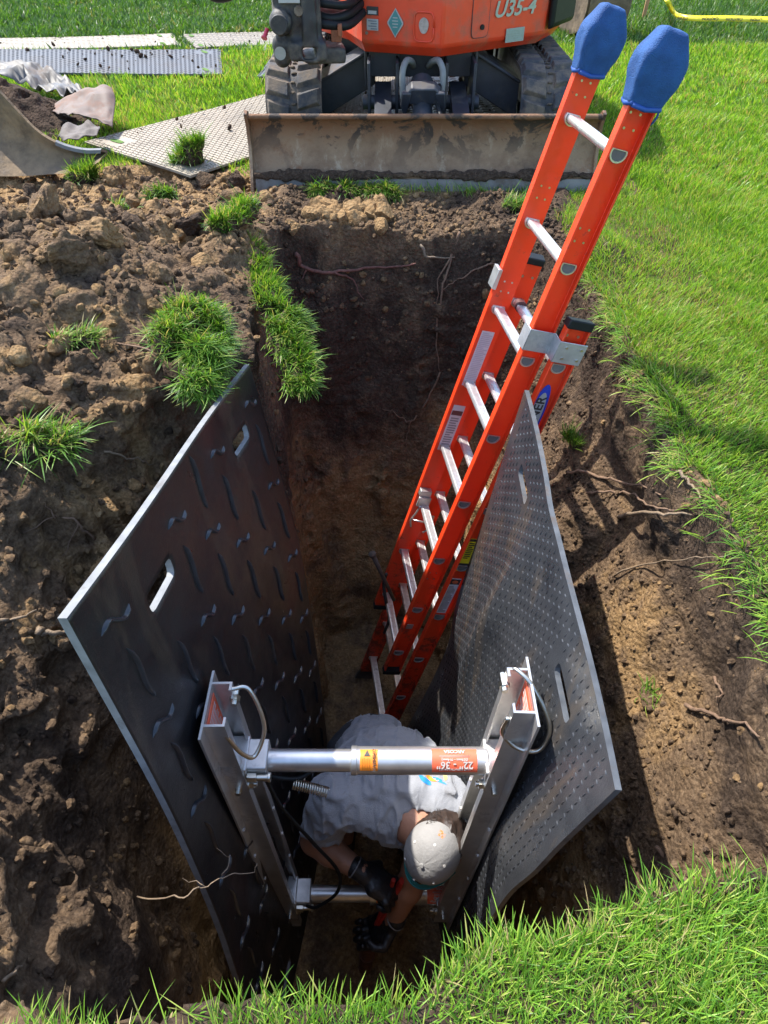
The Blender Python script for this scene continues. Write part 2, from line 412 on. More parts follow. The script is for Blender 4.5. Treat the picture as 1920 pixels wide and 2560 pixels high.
def hit(u, v, lift=0.0):
    """where a line of sight meets the soil"""
    r = ray(u, v); L, N, i, d = TREE.ray_cast(Vector(CAM), Vector(r))
    if L is None: return onz(u, v, 0), np.array([0, 0, 1.0])
    return np.array(L) + np.array(N)*lift, np.array(N)
def drop(x, y, z0=1.2):
    L, N, i, d = TREE.ray_cast(Vector((x, y, z0)), Vector((0, 0, -1)))
    return (np.array(L), np.array(N)) if L is not None else (np.array([x, y, float(height(x, y))]), np.array([0,0,1.0]))

# ------------------------------------------------------------------ the lawn sheet, out to the horizon
def lawn_sheet():
    xs = np.concatenate([-np.geomspace(80, 2.7, 26), np.arange(-2.42, 1.33, .1), np.geomspace(1.6, 80, 26)])
    ys = np.concatenate([-np.geomspace(60, .3, 20), np.arange(0.06, 4.13, .1), np.geomspace(4.4, 120, 40)])
    xs = np.unique(np.concatenate([xs, [-2.40, 1.28]])); ys = np.unique(np.concatenate([ys, [0.06, 4.06]]))
    X, Y = np.meshgrid(xs, ys, indexing='ij'); Z = height(X, Y) - 0.006
    V = np.stack([X, Y, Z], -1).reshape(-1, 3); nY = len(ys); F = []
    for i in range(len(xs)-1):
        for j in range(nY-1):
            cx, cy = (xs[i]+xs[i+1])/2, (ys[j]+ys[j+1])/2
            if -2.40 < cx < 1.28 and 0.06 < cy < 4.06: continue
            F.append((i*nY+j, (i+1)*nY+j, (i+1)*nY+j+1, i*nY+j+1))
    m = NT('lawn_ground'); m.set('Roughness', 0.95); m.set('Specular IOR Level', 0.1)
    n = m.noise(5, 8, 0.7); f = m.noise(90, 4, 0.7)
    c = m.ramp(f, [(0.3, (0.05, 0.10, 0.012)), (0.5, (0.10, 0.22, 0.02)), (0.72, (0.19, 0.33, 0.04))])
    c = m.mix(m.ramp(n, [(0.3, 0.0), (0.75, 0.5)]), c, (0.12, 0.2, 0.03))
    m.set('Base Color', c); m.bump(m.noise(120, 4, 0.8), 0.03)
    tag(npmesh('lawn', V, np.array(F), m.m), kind='structure')
lawn_sheet()

# ------------------------------------------------------------------ grass
def blades(P, L, W, head, lean, curl, rng, seg=3, up=None):
    """P roots, L length, W width, head = heading angle, lean = initial tilt, curl = further bend. returns verts, faces, along, rnd"""
    n = len(P); d = np.stack([np.cos(head), np.sin(head), np.zeros(n)], 1)
    U = np.tile([0, 0, 1.0], (n, 1)) if up is None else up
    if up is not None: d = d - U*(d*U).sum(1)[:, None]; d /= np.linalg.norm(d, axis=1)[:, None]+1e-9
    face = head + rng.uniform(-0.9, 0.9, n) + pi/2
    side = np.stack([np.cos(face), np.sin(face), np.zeros(n)], 1)
    V = np.zeros((n, 2*seg+1, 3)); A = np.zeros((n, 2*seg+1)); p = P.copy(); ang = lean.copy()
    for k in range(seg):
        t = k/seg; w = (W*(1-0.55*t*t))[:, None]*0.5
        V[:, 2*k] = p - side*w; V[:, 2*k+1] = p + side*w; A[:, 2*k:2*k+2] = t
        ang2 = ang + curl/seg
        p = p + (np.sin(ang)[:, None]*d + np.cos(ang)[:, None]*U)*(L/seg)[:, None]; ang = ang2
    V[:, 2*seg] = p; A[:, 2*seg] = 1
    b = (np.arange(n)*(2*seg+1))[:, None]
    q = np.concatenate([b + np.array([2*k, 2*k+1, 2*k+3, 2*k+2]) for k in range(seg-1)]) if seg > 1 else np.zeros((0, 4), int)
    t = b + np.array([2*seg-2, 2*seg-1, 2*seg])
    rnd = np.repeat(rng.uniform(0, 1, n)[:, None], 2*seg+1, 1)
    return V.reshape(-1, 3), q, t, A.ravel(), rnd.ravel()
class Blades:
    def __init__(s): s.V=[]; s.q=[]; s.t=[]; s.a=[]; s.r=[]; s.n=0
    def add(s, V, q, t, a, r): s.V.append(V); s.q.append(q+s.n); s.t.append(t+s.n); s.a.append(a); s.r.append(r); s.n += len(V)
    def build(s, name, mat, parent=None):
        return npmesh(name, np.vstack(s.V), [np.vstack(s.q), np.vstack(s.t)], mat, parent, None, {'along': np.concatenate(s.a), 'rnd': np.concatenate(s.r)})
MATS = []      # ground mats, filled below: world quads the grass keeps clear of
def quad_of(pts): return [tuple(onz(u, v, 0.02)[:2]) for u, v in pts]
MAT_E = [np.array(onz(u, v, .02)[:2]) for u, v in ((257, 347), (677, 231), (509, 437))]
_dir = (MAT_E[1]-MAT_E[0]); _dir /= np.linalg.norm(_dir); _nrm = np.array([_dir[1], -_dir[0]])
E0 = MAT_E[0] - _dir*.12; E_W = abs((MAT_E[2]-MAT_E[0])@_nrm)
MATS_DEF = {
 'A': quad_of([(-330, 107), (434, 87), (447, 116), (-330, 135)]),
 'B': quad_of([(457, 93), (800, 76), (800, 106), (492, 127)]),
 'C': quad_of([(-260, 134), (552, 128), (556, 188), (-260, 186)]),
 'D': quad_of([(642, 196), (680, 151), (860, 150), (830, 210)]),
 'E': [tuple(E0), tuple(E0+_dir*2.44), tuple(E0+_dir*2.44+_nrm*E_W), tuple(E0+_nrm*E_W)],
 'F': [(-.02, 4.18), (1.2, 4.30), (1.02, 6.74), (-.22, 6.62)],
}
def clear_of_mats(x, y, m=-0.005):
    k = np.ones(len(x), bool)
    for q in MATS_DEF.values(): k &= poly_sd(x, y, q) < m+0.01
    return k
rng = np.random.default_rng(7)
def lawn_mask(x, y):
    return (rng.uniform(0, 1, len(x)) > bare(x, y)*1.25) & (poly_sd(x, y, PITS[1]) < 0.02) & clear_of_mats(x, y)
def zof(x, y):
    return height(x, y)
def in_view(P, m=60):
    d = P - CAM; f = d[:,1]*CT - d[:,2]*ST; u = d[:,1]*ST + d[:,2]*CT
    px = 960 + FPX*d[:,0]/f; py = 1280 - FPX*u/f
    return (f > 0.1) & (px > -m-200) & (px < 1920+m+200) & (py > -m-150) & (py < 2560+m+250)
def settle(x, y, z):
    """near the pit the roots stand on the real broken edge, never over the hole"""
    near = np.where(poly_sd(x, y, PITS[1]) > -.10)[0]; ok = np.ones(len(x), bool)
    for i in near:
        L, N, _, _ = TREE.ray_cast(Vector((x[i], y[i], .5)), Vector((0, 0, -1)))
        if L is None: continue
        if L.z < -.07: ok[i] = False
        else: z[i] = L.z - .005
    return ok
def patch(B, x0, x1, y0, y1, dens, L, W, seg=2, lean=(0.0, 0.6), curl=(0.2, 0.9), wind=None, ls=0.35):
    n = int((x1-x0)*(y1-y0)*dens); x = rng.uniform(x0, x1, n); y = rng.uniform(y0, y1, n)
    k = lawn_mask(x, y); x, y = x[k], y[k]; z = zof(x, y) - 0.004
    ok = settle(x, y, z); P = np.stack([x, y, z], 1); k = in_view(P) & ok; P = P[k]; n = len(P)
    h = rng.uniform(0, 2*pi, n) if wind is None else wind + rng.normal(0, 1.1, n) + 1.2*noise2(P[:,0], P[:,1], .35, 77)
    tuft = 1 + 0.35*noise2(P[:,0], P[:,1], .12, 78) + 0.25*noise2(P[:,0], P[:,1], .5, 79)
    B.add(*blades(P, L*rng.uniform(1-ls, 1+ls, n)*tuft, W*rng.uniform(.7, 1.3, n), h, rng.uniform(*lean, n), rng.uniform(*curl, n), rng, seg))
G = Blades()
patch(G, .80, 1.9, .9, 2.4, 36000, .043, .0022, 3, (0.1, .8), wind=-1.9)
patch(G, .80, 2.6, 2.4, 3.6, 20000, .043, .0026, 2, (0.1, .8), wind=-1.9)
patch(G, -.6, .9, 3.3, 4.2, 9000, .045, .0035, 2, (0.1, .8), wind=-1.9)
patch(G, .9, 3.4, 3.6, 5.2, 8500, .05, .0045, 2, (0.1, .8), wind=-1.9)
patch(G, -3.6, .9, 3.7, 5.2, 6000, .05, .005, 2, (0.1, .8), wind=-1.9)
patch(G, -4.6, 4.6, 5.2, 7.2, 3600, .055, .007, 2, (0.1, .8), wind=-1.9)
tag(G.build('grass', MGRASS), kind='stuff')
G2 = Blades()
patch(G2, -6.6, 7.0, 7.2, 10.2, 3000, .07, .009, 2, (0.1, 1.0))
patch(G2, -5.6, -1.0, 6.7, 10.2, 1300, .08, .018, 2, (0.3, 1.3))
tag(G2.build('ground_cover', MDARKG), kind='stuff')
# long foreground grass on the near lip of the pit
G3 = Blades()
patch(G3, -.75, .13, .04, .40, 6000, .024, .0030, 4, (0.0, .7), (0.3, 1.3), wind=1.3, ls=.5)
patch(G3, .10, 1.1, .04, .46, 56000, .038, .0020, 4, (0.0, .7), (0.3, 1.3), wind=1.3, ls=.5)
def lip_grass(B, pts, n, L, W, out, lean=(.5, 1.3), curl=(.2, 1.0), jit=.03, seg=4):
    pts = np.array(pts, float); seglen = np.linalg.norm(np.diff(pts, axis=0), axis=1); c = np.concatenate([[0], np.cumsum(seglen)])
    t = rng.uniform(0, c[-1], n); x = np.interp(t, c, pts[:,0]); y = np.interp(t, c, pts[:,1])
    x = x + rng.normal(0, jit, n) - cos(out)*.015; y = y + rng.normal(0, jit, n) - sin(out)*.015
    x = x + noise2(x*0, y, .16, 63)*.03*(abs(cos(out))); k = noise2(x, y, .07, 99) > -0.3; x, y = x[k], y[k]; n = len(x)
    z = zof(x, y) - .006; ok = settle(x, y, z); x, y, z = x[ok], y[ok], z[ok]; n = len(x)
    B.add(*blades(np.stack([x, y, z], 1), L*rng.uniform(.5, 1.4, n), W*rng.uniform(.7, 1.3, n), out+rng.normal(0, .7, n), rng.uniform(*lean, n), rng.uniform(*curl, n), rng, seg))
lip_grass(G3, [(-.60, .19), (-.45, .19), (-.2, .21), (.0, .235), (.13, .31)], 1500, .05, .0021, 1.5, (-.1, 1.0))
lip_grass(G3, [(.10, .31), (.25, .345), (.5, .375), (.9, .44)], 2000, .055, .0024, 1.7, (.0, 1.2))
lip_grass(G3, [(.88, 3.0), (.845, 2.5), (.84, 1.9), (.85, 1.2), (.88, .8)], 4200, .065, .0030, pi, (.3, 1.6), (.2, 1.2), .035)
patch(G3, -.5, 1.1, .05, .44, 1500, .085, .0024, 5, (-.1, .5), (0.2, 1.0), wind=1.5, ls=.4)
patch(G3, -.5, 1.1, .04, .44, 2200, .07, .0017, 4, (.6, 1.4), (0.2, 1.0), ls=.5)
tag(G3.build('long_grass', MGRASS), kind='stuff')

# ------------------------------------------------------------------ clods
def clod_shape(seed, sub=3, amp=.35):
    bm = bmesh.new(); bmesh.ops.create_icosphere(bm, subdivisions=sub, radius=1.0)
    V = np.array([v.co for v in bm.verts]); F = np.array([[v.index for v in f.verts] for f in bm.faces]); bm.free()
    o = seed*3.7
    n = noise2(V[:,0]+o+V[:,2]*.7, V[:,1]-o+V[:,2]*.4, .9, seed) * amp + np.abs(noise2(V[:,0]*1.3+V[:,2], V[:,1]+o-V[:,2], .45, seed+1))*amp*.7 + noise2(V[:,0]+V[:,2]*1.4, V[:,1]+o+V[:,2], .2, seed+2)*amp*.28
    g = np.random.default_rng(seed*5+1); r = np.ones(len(V))
    for _ in range(11):
        q = g.normal(0, 1, 3); q /= np.linalg.norm(q); dt = V@q; r = np.minimum(r, np.where(dt > .05, g.uniform(.55, .85)/np.maximum(dt, .05), 9))
    V = V*(r*(1+n*.6)*1.15)[:, None]*np.array([1, .85, .75]); return V, F
CL = [clod_shape(i+1, 2, .5) for i in range(9)]; CLB = [clod_shape(i+20, 5, .5) for i in range(6)]
def rotm(rg):
    q = rg.normal(0, 1, 4); q /= np.linalg.norm(q); w, x, y, z = q
    return np.array([[1-2*(y*y+z*z), 2*(x*y-z*w), 2*(x*z+y*w)], [2*(x*y+z*w), 1-2*(x*x+z*z), 2*(y*z-x*w)], [2*(x*z-y*w), 2*(y*z+x*w), 1-2*(x*x+y*y)]])
cr = np.random.default_rng(3)
CV, CF, CC, cn = [], [], [], 0
def scatter(n, x0, x1, y0, y1, smin, smax, clay, power=2.5, cond=None):
    global cn
    xx, yy = cr.uniform(x0, x1, n), cr.uniform(y0, y1, n); kk = cr.uniform(0, 1, n) < bare(xx, yy)
    for x, y in zip(xx[kk], yy[kk]):
        p, nn = drop(x, y)
        if p[2] < -1.3 or nn[2] < 0.15 or (cond and not cond(p)): continue
        s = smin + (smax-smin)*cr.uniform()**power
        V, F = CL[cr.integers(len(CL))]
        W = (V*s) @ rotm(cr).T + p + nn*s*.25
        CV.append(W); CF.append(F+cn); CC.append(np.full(len(V), clay + cr.normal(0, .15))); cn += len(V)
scatter(11000, -2.3, -.38, .5, 3.9, .003, .018, .5, 3.0)
scatter(260, -2.3, -.5, 1.6, 3.8, .015, .055, .65, 2.6)
scatter(2600, -.5, .85, 3.0, 3.65, .003, .018, .45, 3.0)
scatter(40, -.35, .0, 3.15, 3.4, .025, .055, .9, 1.5)
scatter(6500, .42, .9, .5, 3.1, .002, .011, .5, 2.6); scatter(90, .42, .9, .5, 3.1, .01, .024, .6, 2.6)
scatter(500, -1.2, -.5, .3, 1.7, .003, .014, .35, 3.0)
scatter(400, .1, .8, .28, .5, .003, .012, .3, 2.0)
tag(npmesh('soil_clods', np.vstack(CV), np.vstack(CF), MSOIL, smooth=38, attrs={'clay': np.concatenate(CC)}), kind='stuff')
def big_clod(u, v, r, clay, label, k, squash=.8):
    p, n = hit(u, v); V, F = CLB[k % len(CLB)]; rg = np.random.default_rng(k+50)
    W = (V*np.array([1, 1, squash])*r) @ rotm(rg).T + p + np.array([0, 0, r*.25])
    o = npmesh('soil_clod', W, F, MSOIL, smooth=50, attrs={'clay': np.full(len(W), clay)})
    tag(o, label, 'clod', 'large clods on the spoil heap')
big_clod(105, 545, .085, .62, 'big rounded brown clod at far left of the spoil heap', 1)
big_clod(250, 600, .08, .7, 'large tan clod right of the big rounded brown clod', 2)
big_clod(480, 575, .055, -.2, 'round black topsoil clod in the middle of the heap edge', 3)
big_clod(170, 655, .07, .55, 'crumbly brown clod below the big rounded brown clod', 4)
big_clod(595, 468, .06, -.3, 'dark fibrous clod beside the left end of the dozer blade', 5)
big_clod(290, 455, .045, .95, 'orange clay clod touching the grass clump by the bucket', 6)
big_clod(795, 540, .04, 1.0, 'pale yellow clay clod on the ledge below the dozer blade', 7)
big_clod(732, 570, .035, 1.0, 'upright yellow clay lump left of the pale clod on the ledge', 8)
big_clod(60, 740, .075, .5, 'broad brown clod at the left picture edge halfway down the heap', 9)
big_clod(395, 700, .055, .75, 'sandy clod above the drooping sod with grass', 10)

# ------------------------------------------------------------------ sods: lumps of turf that moved with the dig
def sod(center, axis, length, rad, nbl, L, out, label, W=.0032, wind=0.0, clay=-.05, lean=(.0, .9), mat=None, grp=None, flat=.7, curl=(.1, 1.0)):
    c = np.array(center, float); a = np.array(axis, float); a /= np.linalg.norm(a)
    k = max(length/2, 1e-3); lo = c-k-rad*1.8; hi = c+k+rad*1.8
    S = Sdf(lo, hi, max(.008, rad/9)); S.f = S.cone(c-a*k, c+a*k, rad, rad*.8, ((0,0,1), 1/flat))
    S.f = S.f + noise3(S.sh, S.h, S.o, .06, int(abs(c[0]*1000))%97)*rad*.6 + np.abs(noise3(S.sh, S.h, S.o, .02, 5))*rad*.15
    V, Q = surface_nets(S.f, S.o, S.h)
    if len(V) == 0: return
    t = thing('grass_sod', (c[0], c[1], c[2]-rad*flat), label, 'sod', grp or 'clumps of turf round the pit')
    nf = fnorm(V, Q); cen = V[Q].mean(1); nbl = int(nbl*.8)
    if ((cen-c)*nf).sum() < 0: Q = Q[:, ::-1]; nf = -nf
    npmesh('soil', V, Q, MSOIL, t, attrs={'clay': np.full(len(V), clay)})
    nn = nf/(np.linalg.norm(nf, axis=1)[:, None]+1e-9); o = np.array(out, float); o /= np.linalg.norm(o)
    w = np.clip(nn@o - .05, 0, None)*np.linalg.norm(nf, axis=1)*np.clip(.55 + 1.3*noise2(cen[:, 0]*1.0+cen[:, 2], cen[:, 1]-cen[:, 2], .028, 7), .03, 2); w /= w.sum()
    ii = rng.choice(len(Q), nbl, p=w); P = cen[ii] + rng.normal(0, .004, (nbl, 3))
    up = nn[ii]*.5 + o*.8 + rng.normal(0, .16, (nbl, 3)); up /= np.linalg.norm(up, axis=1)[:, None]
    B = Blades(); B.add(*blades(P-up*.004, L*rng.uniform(.35, 1.0, nbl)**1.0*(1.15+.5*noise2(P[:, 0], P[:, 1]+P[:, 2], .05, 9))*rng.choice([1, 1, 1, 1.35], nbl), np.full(nbl, W)*rng.uniform(.7, 1.3, nbl), wind+rng.normal(0, .9, nbl), rng.uniform(*lean, nbl), rng.uniform(*curl, nbl), rng, 4, up))
    B.build('grass_tuft', mat or MSODG, t); return t
p1 = at(600, 610, 2.93); p2 = at(700, 800, 2.45); p3 = at(770, 950, 2.26)
sod((p1+p2)/2, p2-p1, .50, .055, 3600, .055, (.35, -.25, .9), 'upper strip of bright turf curling over the left pit edge', wind=-1.2, grp=None)
sod((p2+p3)/2 + np.array([0, 0, -.03]), p3-p2, .28, .075, 5200, .065, (.55, -.45, .6), 'lower hanging end of the turf strip over the left pit edge', wind=-1.2)
q1 = at(530, 800, 2.18); q2 = at(470, 985, 1.90); q3 = at(400, 850, 2.05)
sod((q1+q3)/2, q3-q1, .16, .075, 3000, .055, (.2, -.5, .8), 'dark green sod slumped against the spoil above the black panel', wind=-1.4)
sod(q2*.55+q1*.45, q2-q1, .20, .075, 4200, .06, (.5, -.7, .45), 'hanging green sod just above the tip of the black panel', wind=-1.4)
c = hit(105, 1110, .02)[0]; sod(c, (1, .2, 0), .16, .05, 620, .085, (.2, -.1, 1), 'straggly yellow green clump at left picture edge', W=.004, wind=-.4, lean=(.2, 1.4))
c = hit(222, 455, .02)[0]; sod(c, (1, 0, 0), .07, .05, 900, .075, (0, -.2, 1), 'tufted grass clump sitting near the rusty bucket', wind=-1.3, W=.004)
c = hit(410, 492, .02)[0]; sod(c, (1, 0, 0), .05, .04, 500, .065, (0, -.7, .7), 'small dark sod tipped on its side in the heap', wind=-1.3, W=.004)
c = onz(478, 395, .06); sod(c, (.4, 0, 1), .10, .065, 1300, .07, (0, -.2, 1), 'upright sod standing on the edge of the large pale mat', wind=-1.6, W=.004)
c = hit(585, 560, .02)[0]; sod(c, (.2, 1, -.1), .22, .045, 1400, .06, (.1, -.3, 1), 'narrow strip of grass at the head of the pit near the dark clod', wind=-1.5, W=.0038)
c = hit(312, 530, .01)[0]; sod(c, (1, 0, 0), .04, .025, 160, .06, (0, -.2, 1), 'few blades of grass poking from the heap', W=.004, lean=(.2, 1.4))
c = onz(885, 482, .0); sod(c, (1, -.1, -.05), .36, .05, 2600, .06, (0, -.5, 1), 'matted sod pushed up against the foot of the dozer blade', wind=-1.6, W=.004, lean=(.3, 1.5))
c = hit(1437, 1105, .01)[0]; sod(c, (0, 1, 0), .03, .03, 420, .055, (-.3, -.2, .9), 'small dark green tuft growing on the right slope', W=.0026, clay=.1)
c = hit(1285, 520, .01)[0]; sod(c, (1, 0, 0), .06, .03, 420, .06, (0, -.2, 1), 'thin grass clump behind the upper ladder rungs', W=.0035, lean=(.3, 1.3))
c = hit(190, 850, .01)[0]; sod(c, (1, .2, 0), .10, .03, 380, .06, (0, -.3, 1), 'sparse grass clump pressed into the heap above the left clump', W=.0035, lean=(.4, 1.5))
c = hit(1620, 1740, .0)[0]; sod(c, (0, 1, 0), .05, .02, 130, .06, (-.3, -.2, .9), 'wispy pale sprig low on the right slope', W=.0026, clay=.25, lean=(.3, 1.5))

# ------------------------------------------------------------------ roots and sticks
MROOT = plain('root_bark', (.17, .105, .065), .85, var=.35, scale=60, bump=.004)
MPALE = plain('bare_wood', (.19, .135, .085), .7, var=.2, scale=50, bump=.003)
MRED = plain('red_root', (.16, .07, .05), .8, var=.35, scale=60, bump=.004)
roots0 = [(330, 2262), (300, 2105)]      # where the two free roots leave the bank
def root(px, r, label, mat=MROOT, name='root', lift=.01, branches=(), taper=.35, cat='root', jig=.006, depth=None):
    def path(px, s):
        P = [hit(u, v, lift)[0] if depth is None or (i == 0 and s == int(px[0][0]) and px[0] in roots0) else at(u, v, depth) for i, (u, v) in enumerate(px)]
        P = smooth_path(P, 6); g = np.random.default_rng(s); k = len(P)
        j = g.normal(0, jig, (k, 3)); j = (j + np.roll(j, 1, 0) + np.roll(j, -1, 0))/2; return P + j
    m = MB(); A = path(px, int(px[0][0])); m.tube(A, np.linspace(r, r*taper, len(A)), 7)
    for b in branches:
        Bp = path(b, int(b[-1][0])+3); m.tube(Bp, np.linspace(r*.6, r*.18, len(Bp)), 6)
    o = m.build(name, mat, None, 180); tag(o, label, cat, 'roots and sticks in the pit walls'); return o
root([(738, 635), (760, 668), (830, 678), (930, 668), (1042, 660)], .011, 'thick reddish root lying across the top of the far pit wall', MRED, branches=[[(830, 678), (880, 700), (905, 745)], [(765, 668), (750, 700)]])
root([(1145, 585), (1125, 650), (1105, 740), (1095, 850), (1100, 930)], .007, 'long hanging root running down the middle of the far pit wall', branches=[[(1120, 640), (1090, 720), (1092, 800)]])
root([(1098, 930), (1075, 985), (1035, 1040), (1012, 1052), (985, 1030), (955, 1020)], .0055, 'forked root curling left on the lower far pit wall', branches=[[(1030, 1045), (1015, 1090), (1030, 1150)]])
root([(1240, 652), (1195, 668), (1150, 700), (1110, 722)], .005, 'thin arching root just left of the ladder')
root([(1048, 615), (1075, 640), (1140, 645)], .0075, 'short stick lying where the hanging roots meet the ledge', MPALE)
root([(1425, 1182), (1500, 1186), (1580, 1210), (1660, 1228)], .0065, 'upper brown root sticking out of the right slope')
root([(1470, 1232), (1560, 1238), (1640, 1262), (1700, 1275)], .005, 'middle thin root on the right slope')
root([(1545, 1290), (1640, 1284), (1735, 1280)], .0075, 'pale split stick lowest of the three on the right slope', MPALE, 'stick', cat='stick')
root([(1702, 1182), (1732, 1210), (1765, 1240)], .006, 'slanting pale root stub under the lawn edge', MPALE)
root([(1538, 1445), (1620, 1412), (1720, 1398), (1810, 1392)], .0035, 'long pale thread of root crossing the right slope', MPALE)
root([(1725, 1770), (1790, 1795), (1860, 1800), (1920, 1850)], .006, 'brown root near the right picture edge')
root([(1785, 1690), (1810, 1730), (1800, 1760)], .004, 'small curved root above the brown root by the right edge')
root([(1650, 2120), (1700, 2190), (1745, 2230)], .006, 'brown root low on the right slope by the long grass')
root([(85, 1572), (120, 1576), (178, 1578)], .012, 'broken root end sticking out beside the corner of the black panel', MPALE)
root([(262, 1133), (310, 1143), (372, 1162)], .004, 'pale rootlet right of the straggly grass clump', MPALE)
root([(0, 1552), (45, 1545), (88, 1528)], .005, 'thin root with a green sprig at the left picture edge', MPALE)
root([(425, 910), (380, 885), (300, 860), (255, 870)], .004, 'fine dry root on the heap left of the hanging sod')
root([(250, 1345), (190, 1300), (140, 1290), (60, 1320)], .004, 'tangled rootlet under the straggly clump', branches=[[(190, 1300), (165, 1360), (150, 1420)], [(140, 1290), (90, 1250)]])
root([(330, 2262), (445, 2240), (520, 2215), (580, 2190), (640, 2172)], .0021, 'branching pale root in front of the foot of the black panel', MPALE, branches=[[(560, 2195), (565, 2150), (550, 2120)], [(500, 2220), (455, 2195)]], depth=1.5)
root([(5, 2445), (50, 2420), (85, 2380)], .004, 'bent root in the bottom left corner', MPALE)
# ------------------------------------------------------------------ ground mats
def mat_material(name, col, scale, dirt, a0, rot=0.0):
    m = NT(name); m.set('Roughness', .6)
    mp = m.node('ShaderNodeMapping'); mp.inputs['Rotation'].default_value = (0, 0, rot); m.l.new(m.pos(), mp.inputs[0])
    w = m.node('ShaderNodeTexBrick'); w.inputs['Scale'].default_value = scale; w.inputs['Mortar Size'].default_value = .022; w.inputs['Mortar Smooth'].default_value = .4
    w.inputs['Brick Width'].default_value = .5; w.inputs['Row Height'].default_value = .42; m.l.new(mp.outputs[0], w.inputs['Vector'])
    n = m.noise(4, 8, .75); n2 = m.noise(26, 7, .75)
    d = m.ramp(m.math('ADD', m.math('MULTIPLY', n, .6), m.math('MULTIPLY', n2, .4)), [(.56-dirt*.16, 0), (.66, 1)])
    c = m.mix(m.ramp(n2, [(.35, 0), (.7, 1)]), tuple(x*.88 for x in col), col)
    c = m.mix(m.math('MULTIPLY', d, .75), c, (.055, .04, .027))
    m.set('Base Color', c); m.bump(w.outputs['Fac'], .012, a0); return m.m
def ground_mat(key, mat, label, z=.022, th=.012, lugs=None, lugmat=None, slots=True):
    q = [np.array(p) for p in MATS_DEF[key]]
    z0 = max(float(np.max(height(np.array([p[0] for p in q]), np.array([p[1] for p in q])))), 0) + z
    c = sum(q)/4; t = thing('ground_mat', (c[0], c[1], z0-th), label, 'ground mat', 'composite mats laid on the lawn')
    A, B_, C_, D = q; n1, n2 = 14, 10; m = MB(); P = np.zeros((n1+1, n2+1, 3)); wv = random.Random(key)
    ph = wv.uniform(0, 6)
    for i in range(n1+1):
        for j in range(n2+1):
            s, u = i/n1, j/n2; p = (A*(1-s)+B_*s)*(1-u) + (D*(1-s)+C_*s)*u
            P[i, j] = (p[0], p[1], z0 + .006*sin(s*5+ph) + .004*sin(u*4+ph*2))
    m.grid(P); m.grid(P-[0, 0, th], flip=True)
    for E_ in (P[0], P[-1], P[:, 0], P[:, -1]): m.grid(np.stack([E_, E_-[0, 0, th]]))
    brd = m.build('board', mat, t, 30)
    if lugs:      # raised anti-slip bars, one mesh
        nx, ny, kind = lugs; g = MB(); L1 = np.linalg.norm(B_-A); L2 = np.linalg.norm(D-A); e1 = (B_-A)/L1; e2 = (D-A)/L2
        for i in range(nx):
            for j in range(ny):
                s, u = (i+.5)/nx, (j+.5)/ny
                if kind == 'alt' and (i+j) % 2: dd, ww = e2, e1
                else: dd, ww = e1, e2
                if slots and (abs(s-.05) < .03 or abs(s-.95) < .03) and (abs(u-.15) < .09 or abs(u-.85) < .09): continue
                p = (A*(1-s)+B_*s)*(1-u) + (D*(1-s)+C_*s)*u; zz = z0 + .006*sin(s*5+ph) + .004*sin(u*4+ph*2)
                if kind == 'row': la, wa = L1/nx*.34, L2/ny*.24
                else: la, wa = L1/nx*.36, L1/nx*.10
                R4 = [p+dd*la+ww*wa*0, p+ww*wa, p-dd*la, p-ww*wa]
                lo = [(*r, zz-.001) for r in [p+dd*la+ww*wa, p-dd*la+ww*wa, p-dd*la-ww*wa, p+dd*la-ww*wa]]
                hi = [(*r, zz+.0035) for r in [p+(dd*la+ww*wa)*.7, p+(-dd*la+ww*wa)*.7, p-(dd*la+ww*wa)*.7, p+(dd*la-ww*wa)*.7]]
                g.add(lo+hi, [(4,5,6,7),(0,1,5,4),(1,2,6,5),(2,3,7,6),(3,0,4,7)])
        join(brd, g.build('tread', lugmat or mat, t, 20))
    if slots:
        for s in (.05, .95):
            for u in (.15, .85):
                p = (A*(1-s)+B_*s)*(1-u) + (D*(1-s)+C_*s)*u
                e1 = (B_-A)/np.linalg.norm(B_-A); e2 = (D-A)/np.linalg.norm(D-A); h = MB()
                ring = []
                zz = z0 + .006*sin(s*5+ph) + .004*sin(u*4+ph*2) + .004
                for k in range(16):
                    a = 2*pi*k/16; o_ = e2*(.055*np.sign(cos(a))*min(1, abs(cos(a))*1.3)) + e1*.02*sin(a); ring.append((*(p+o_), zz))
                h.add(ring, [tuple(range(16))]); h.build('hand_slot', MSLOT, t, None)
    return t
MSLOT = plain('slot_grass_below', (.07, .14, .02), .95, var=.5, scale=120)
MTAN = mat_material('pale_composite', (.30, .255, .19), 9, .45, .35)
MTAN2 = mat_material('dirty_composite', (.15, .125, .09), 9, .8, .35)
MGREY = mat_material('grey_composite', (.075, .082, .095), 9, .55, .3)
MDSL = plain('mat_tread_tan', (.25, .215, .16), .6, var=.2, scale=20)  # one flat tan for the tread bars
ground_mat('A', MTAN, 'long pale ground mat farthest left with clean ribs', lugs=(60, 8, 'row'), lugmat=MDSL)
ground_mat('B', MTAN2, 'pale muddy ground mat behind the tracks of the excavator', lugs=(30, 8, 'row'), lugmat=MDSL)
ground_mat('C', MGREY, 'long grey ground mat with scattered mud', lugs=(76, 26, 'alt'))
ground_mat('D', MGREY, 'grey ground mat mostly hidden by the left track', lugs=(30, 22, 'alt'))
ground_mat('E', MTAN, 'large pale ground mat running from the spoil heap to under the left track', lugs=(84, 42, 'alt'), lugmat=MDSL)
ground_mat('F', MTAN2, 'pale ribbed ground mat lying under the middle of the excavator', z=.03, lugs=(16, 44, 'row'), lugmat=MDSL, slots=False)
g5 = np.random.default_rng(12)      # crumbs of mud on the mats
V_, F_, n_ = [], [], 0
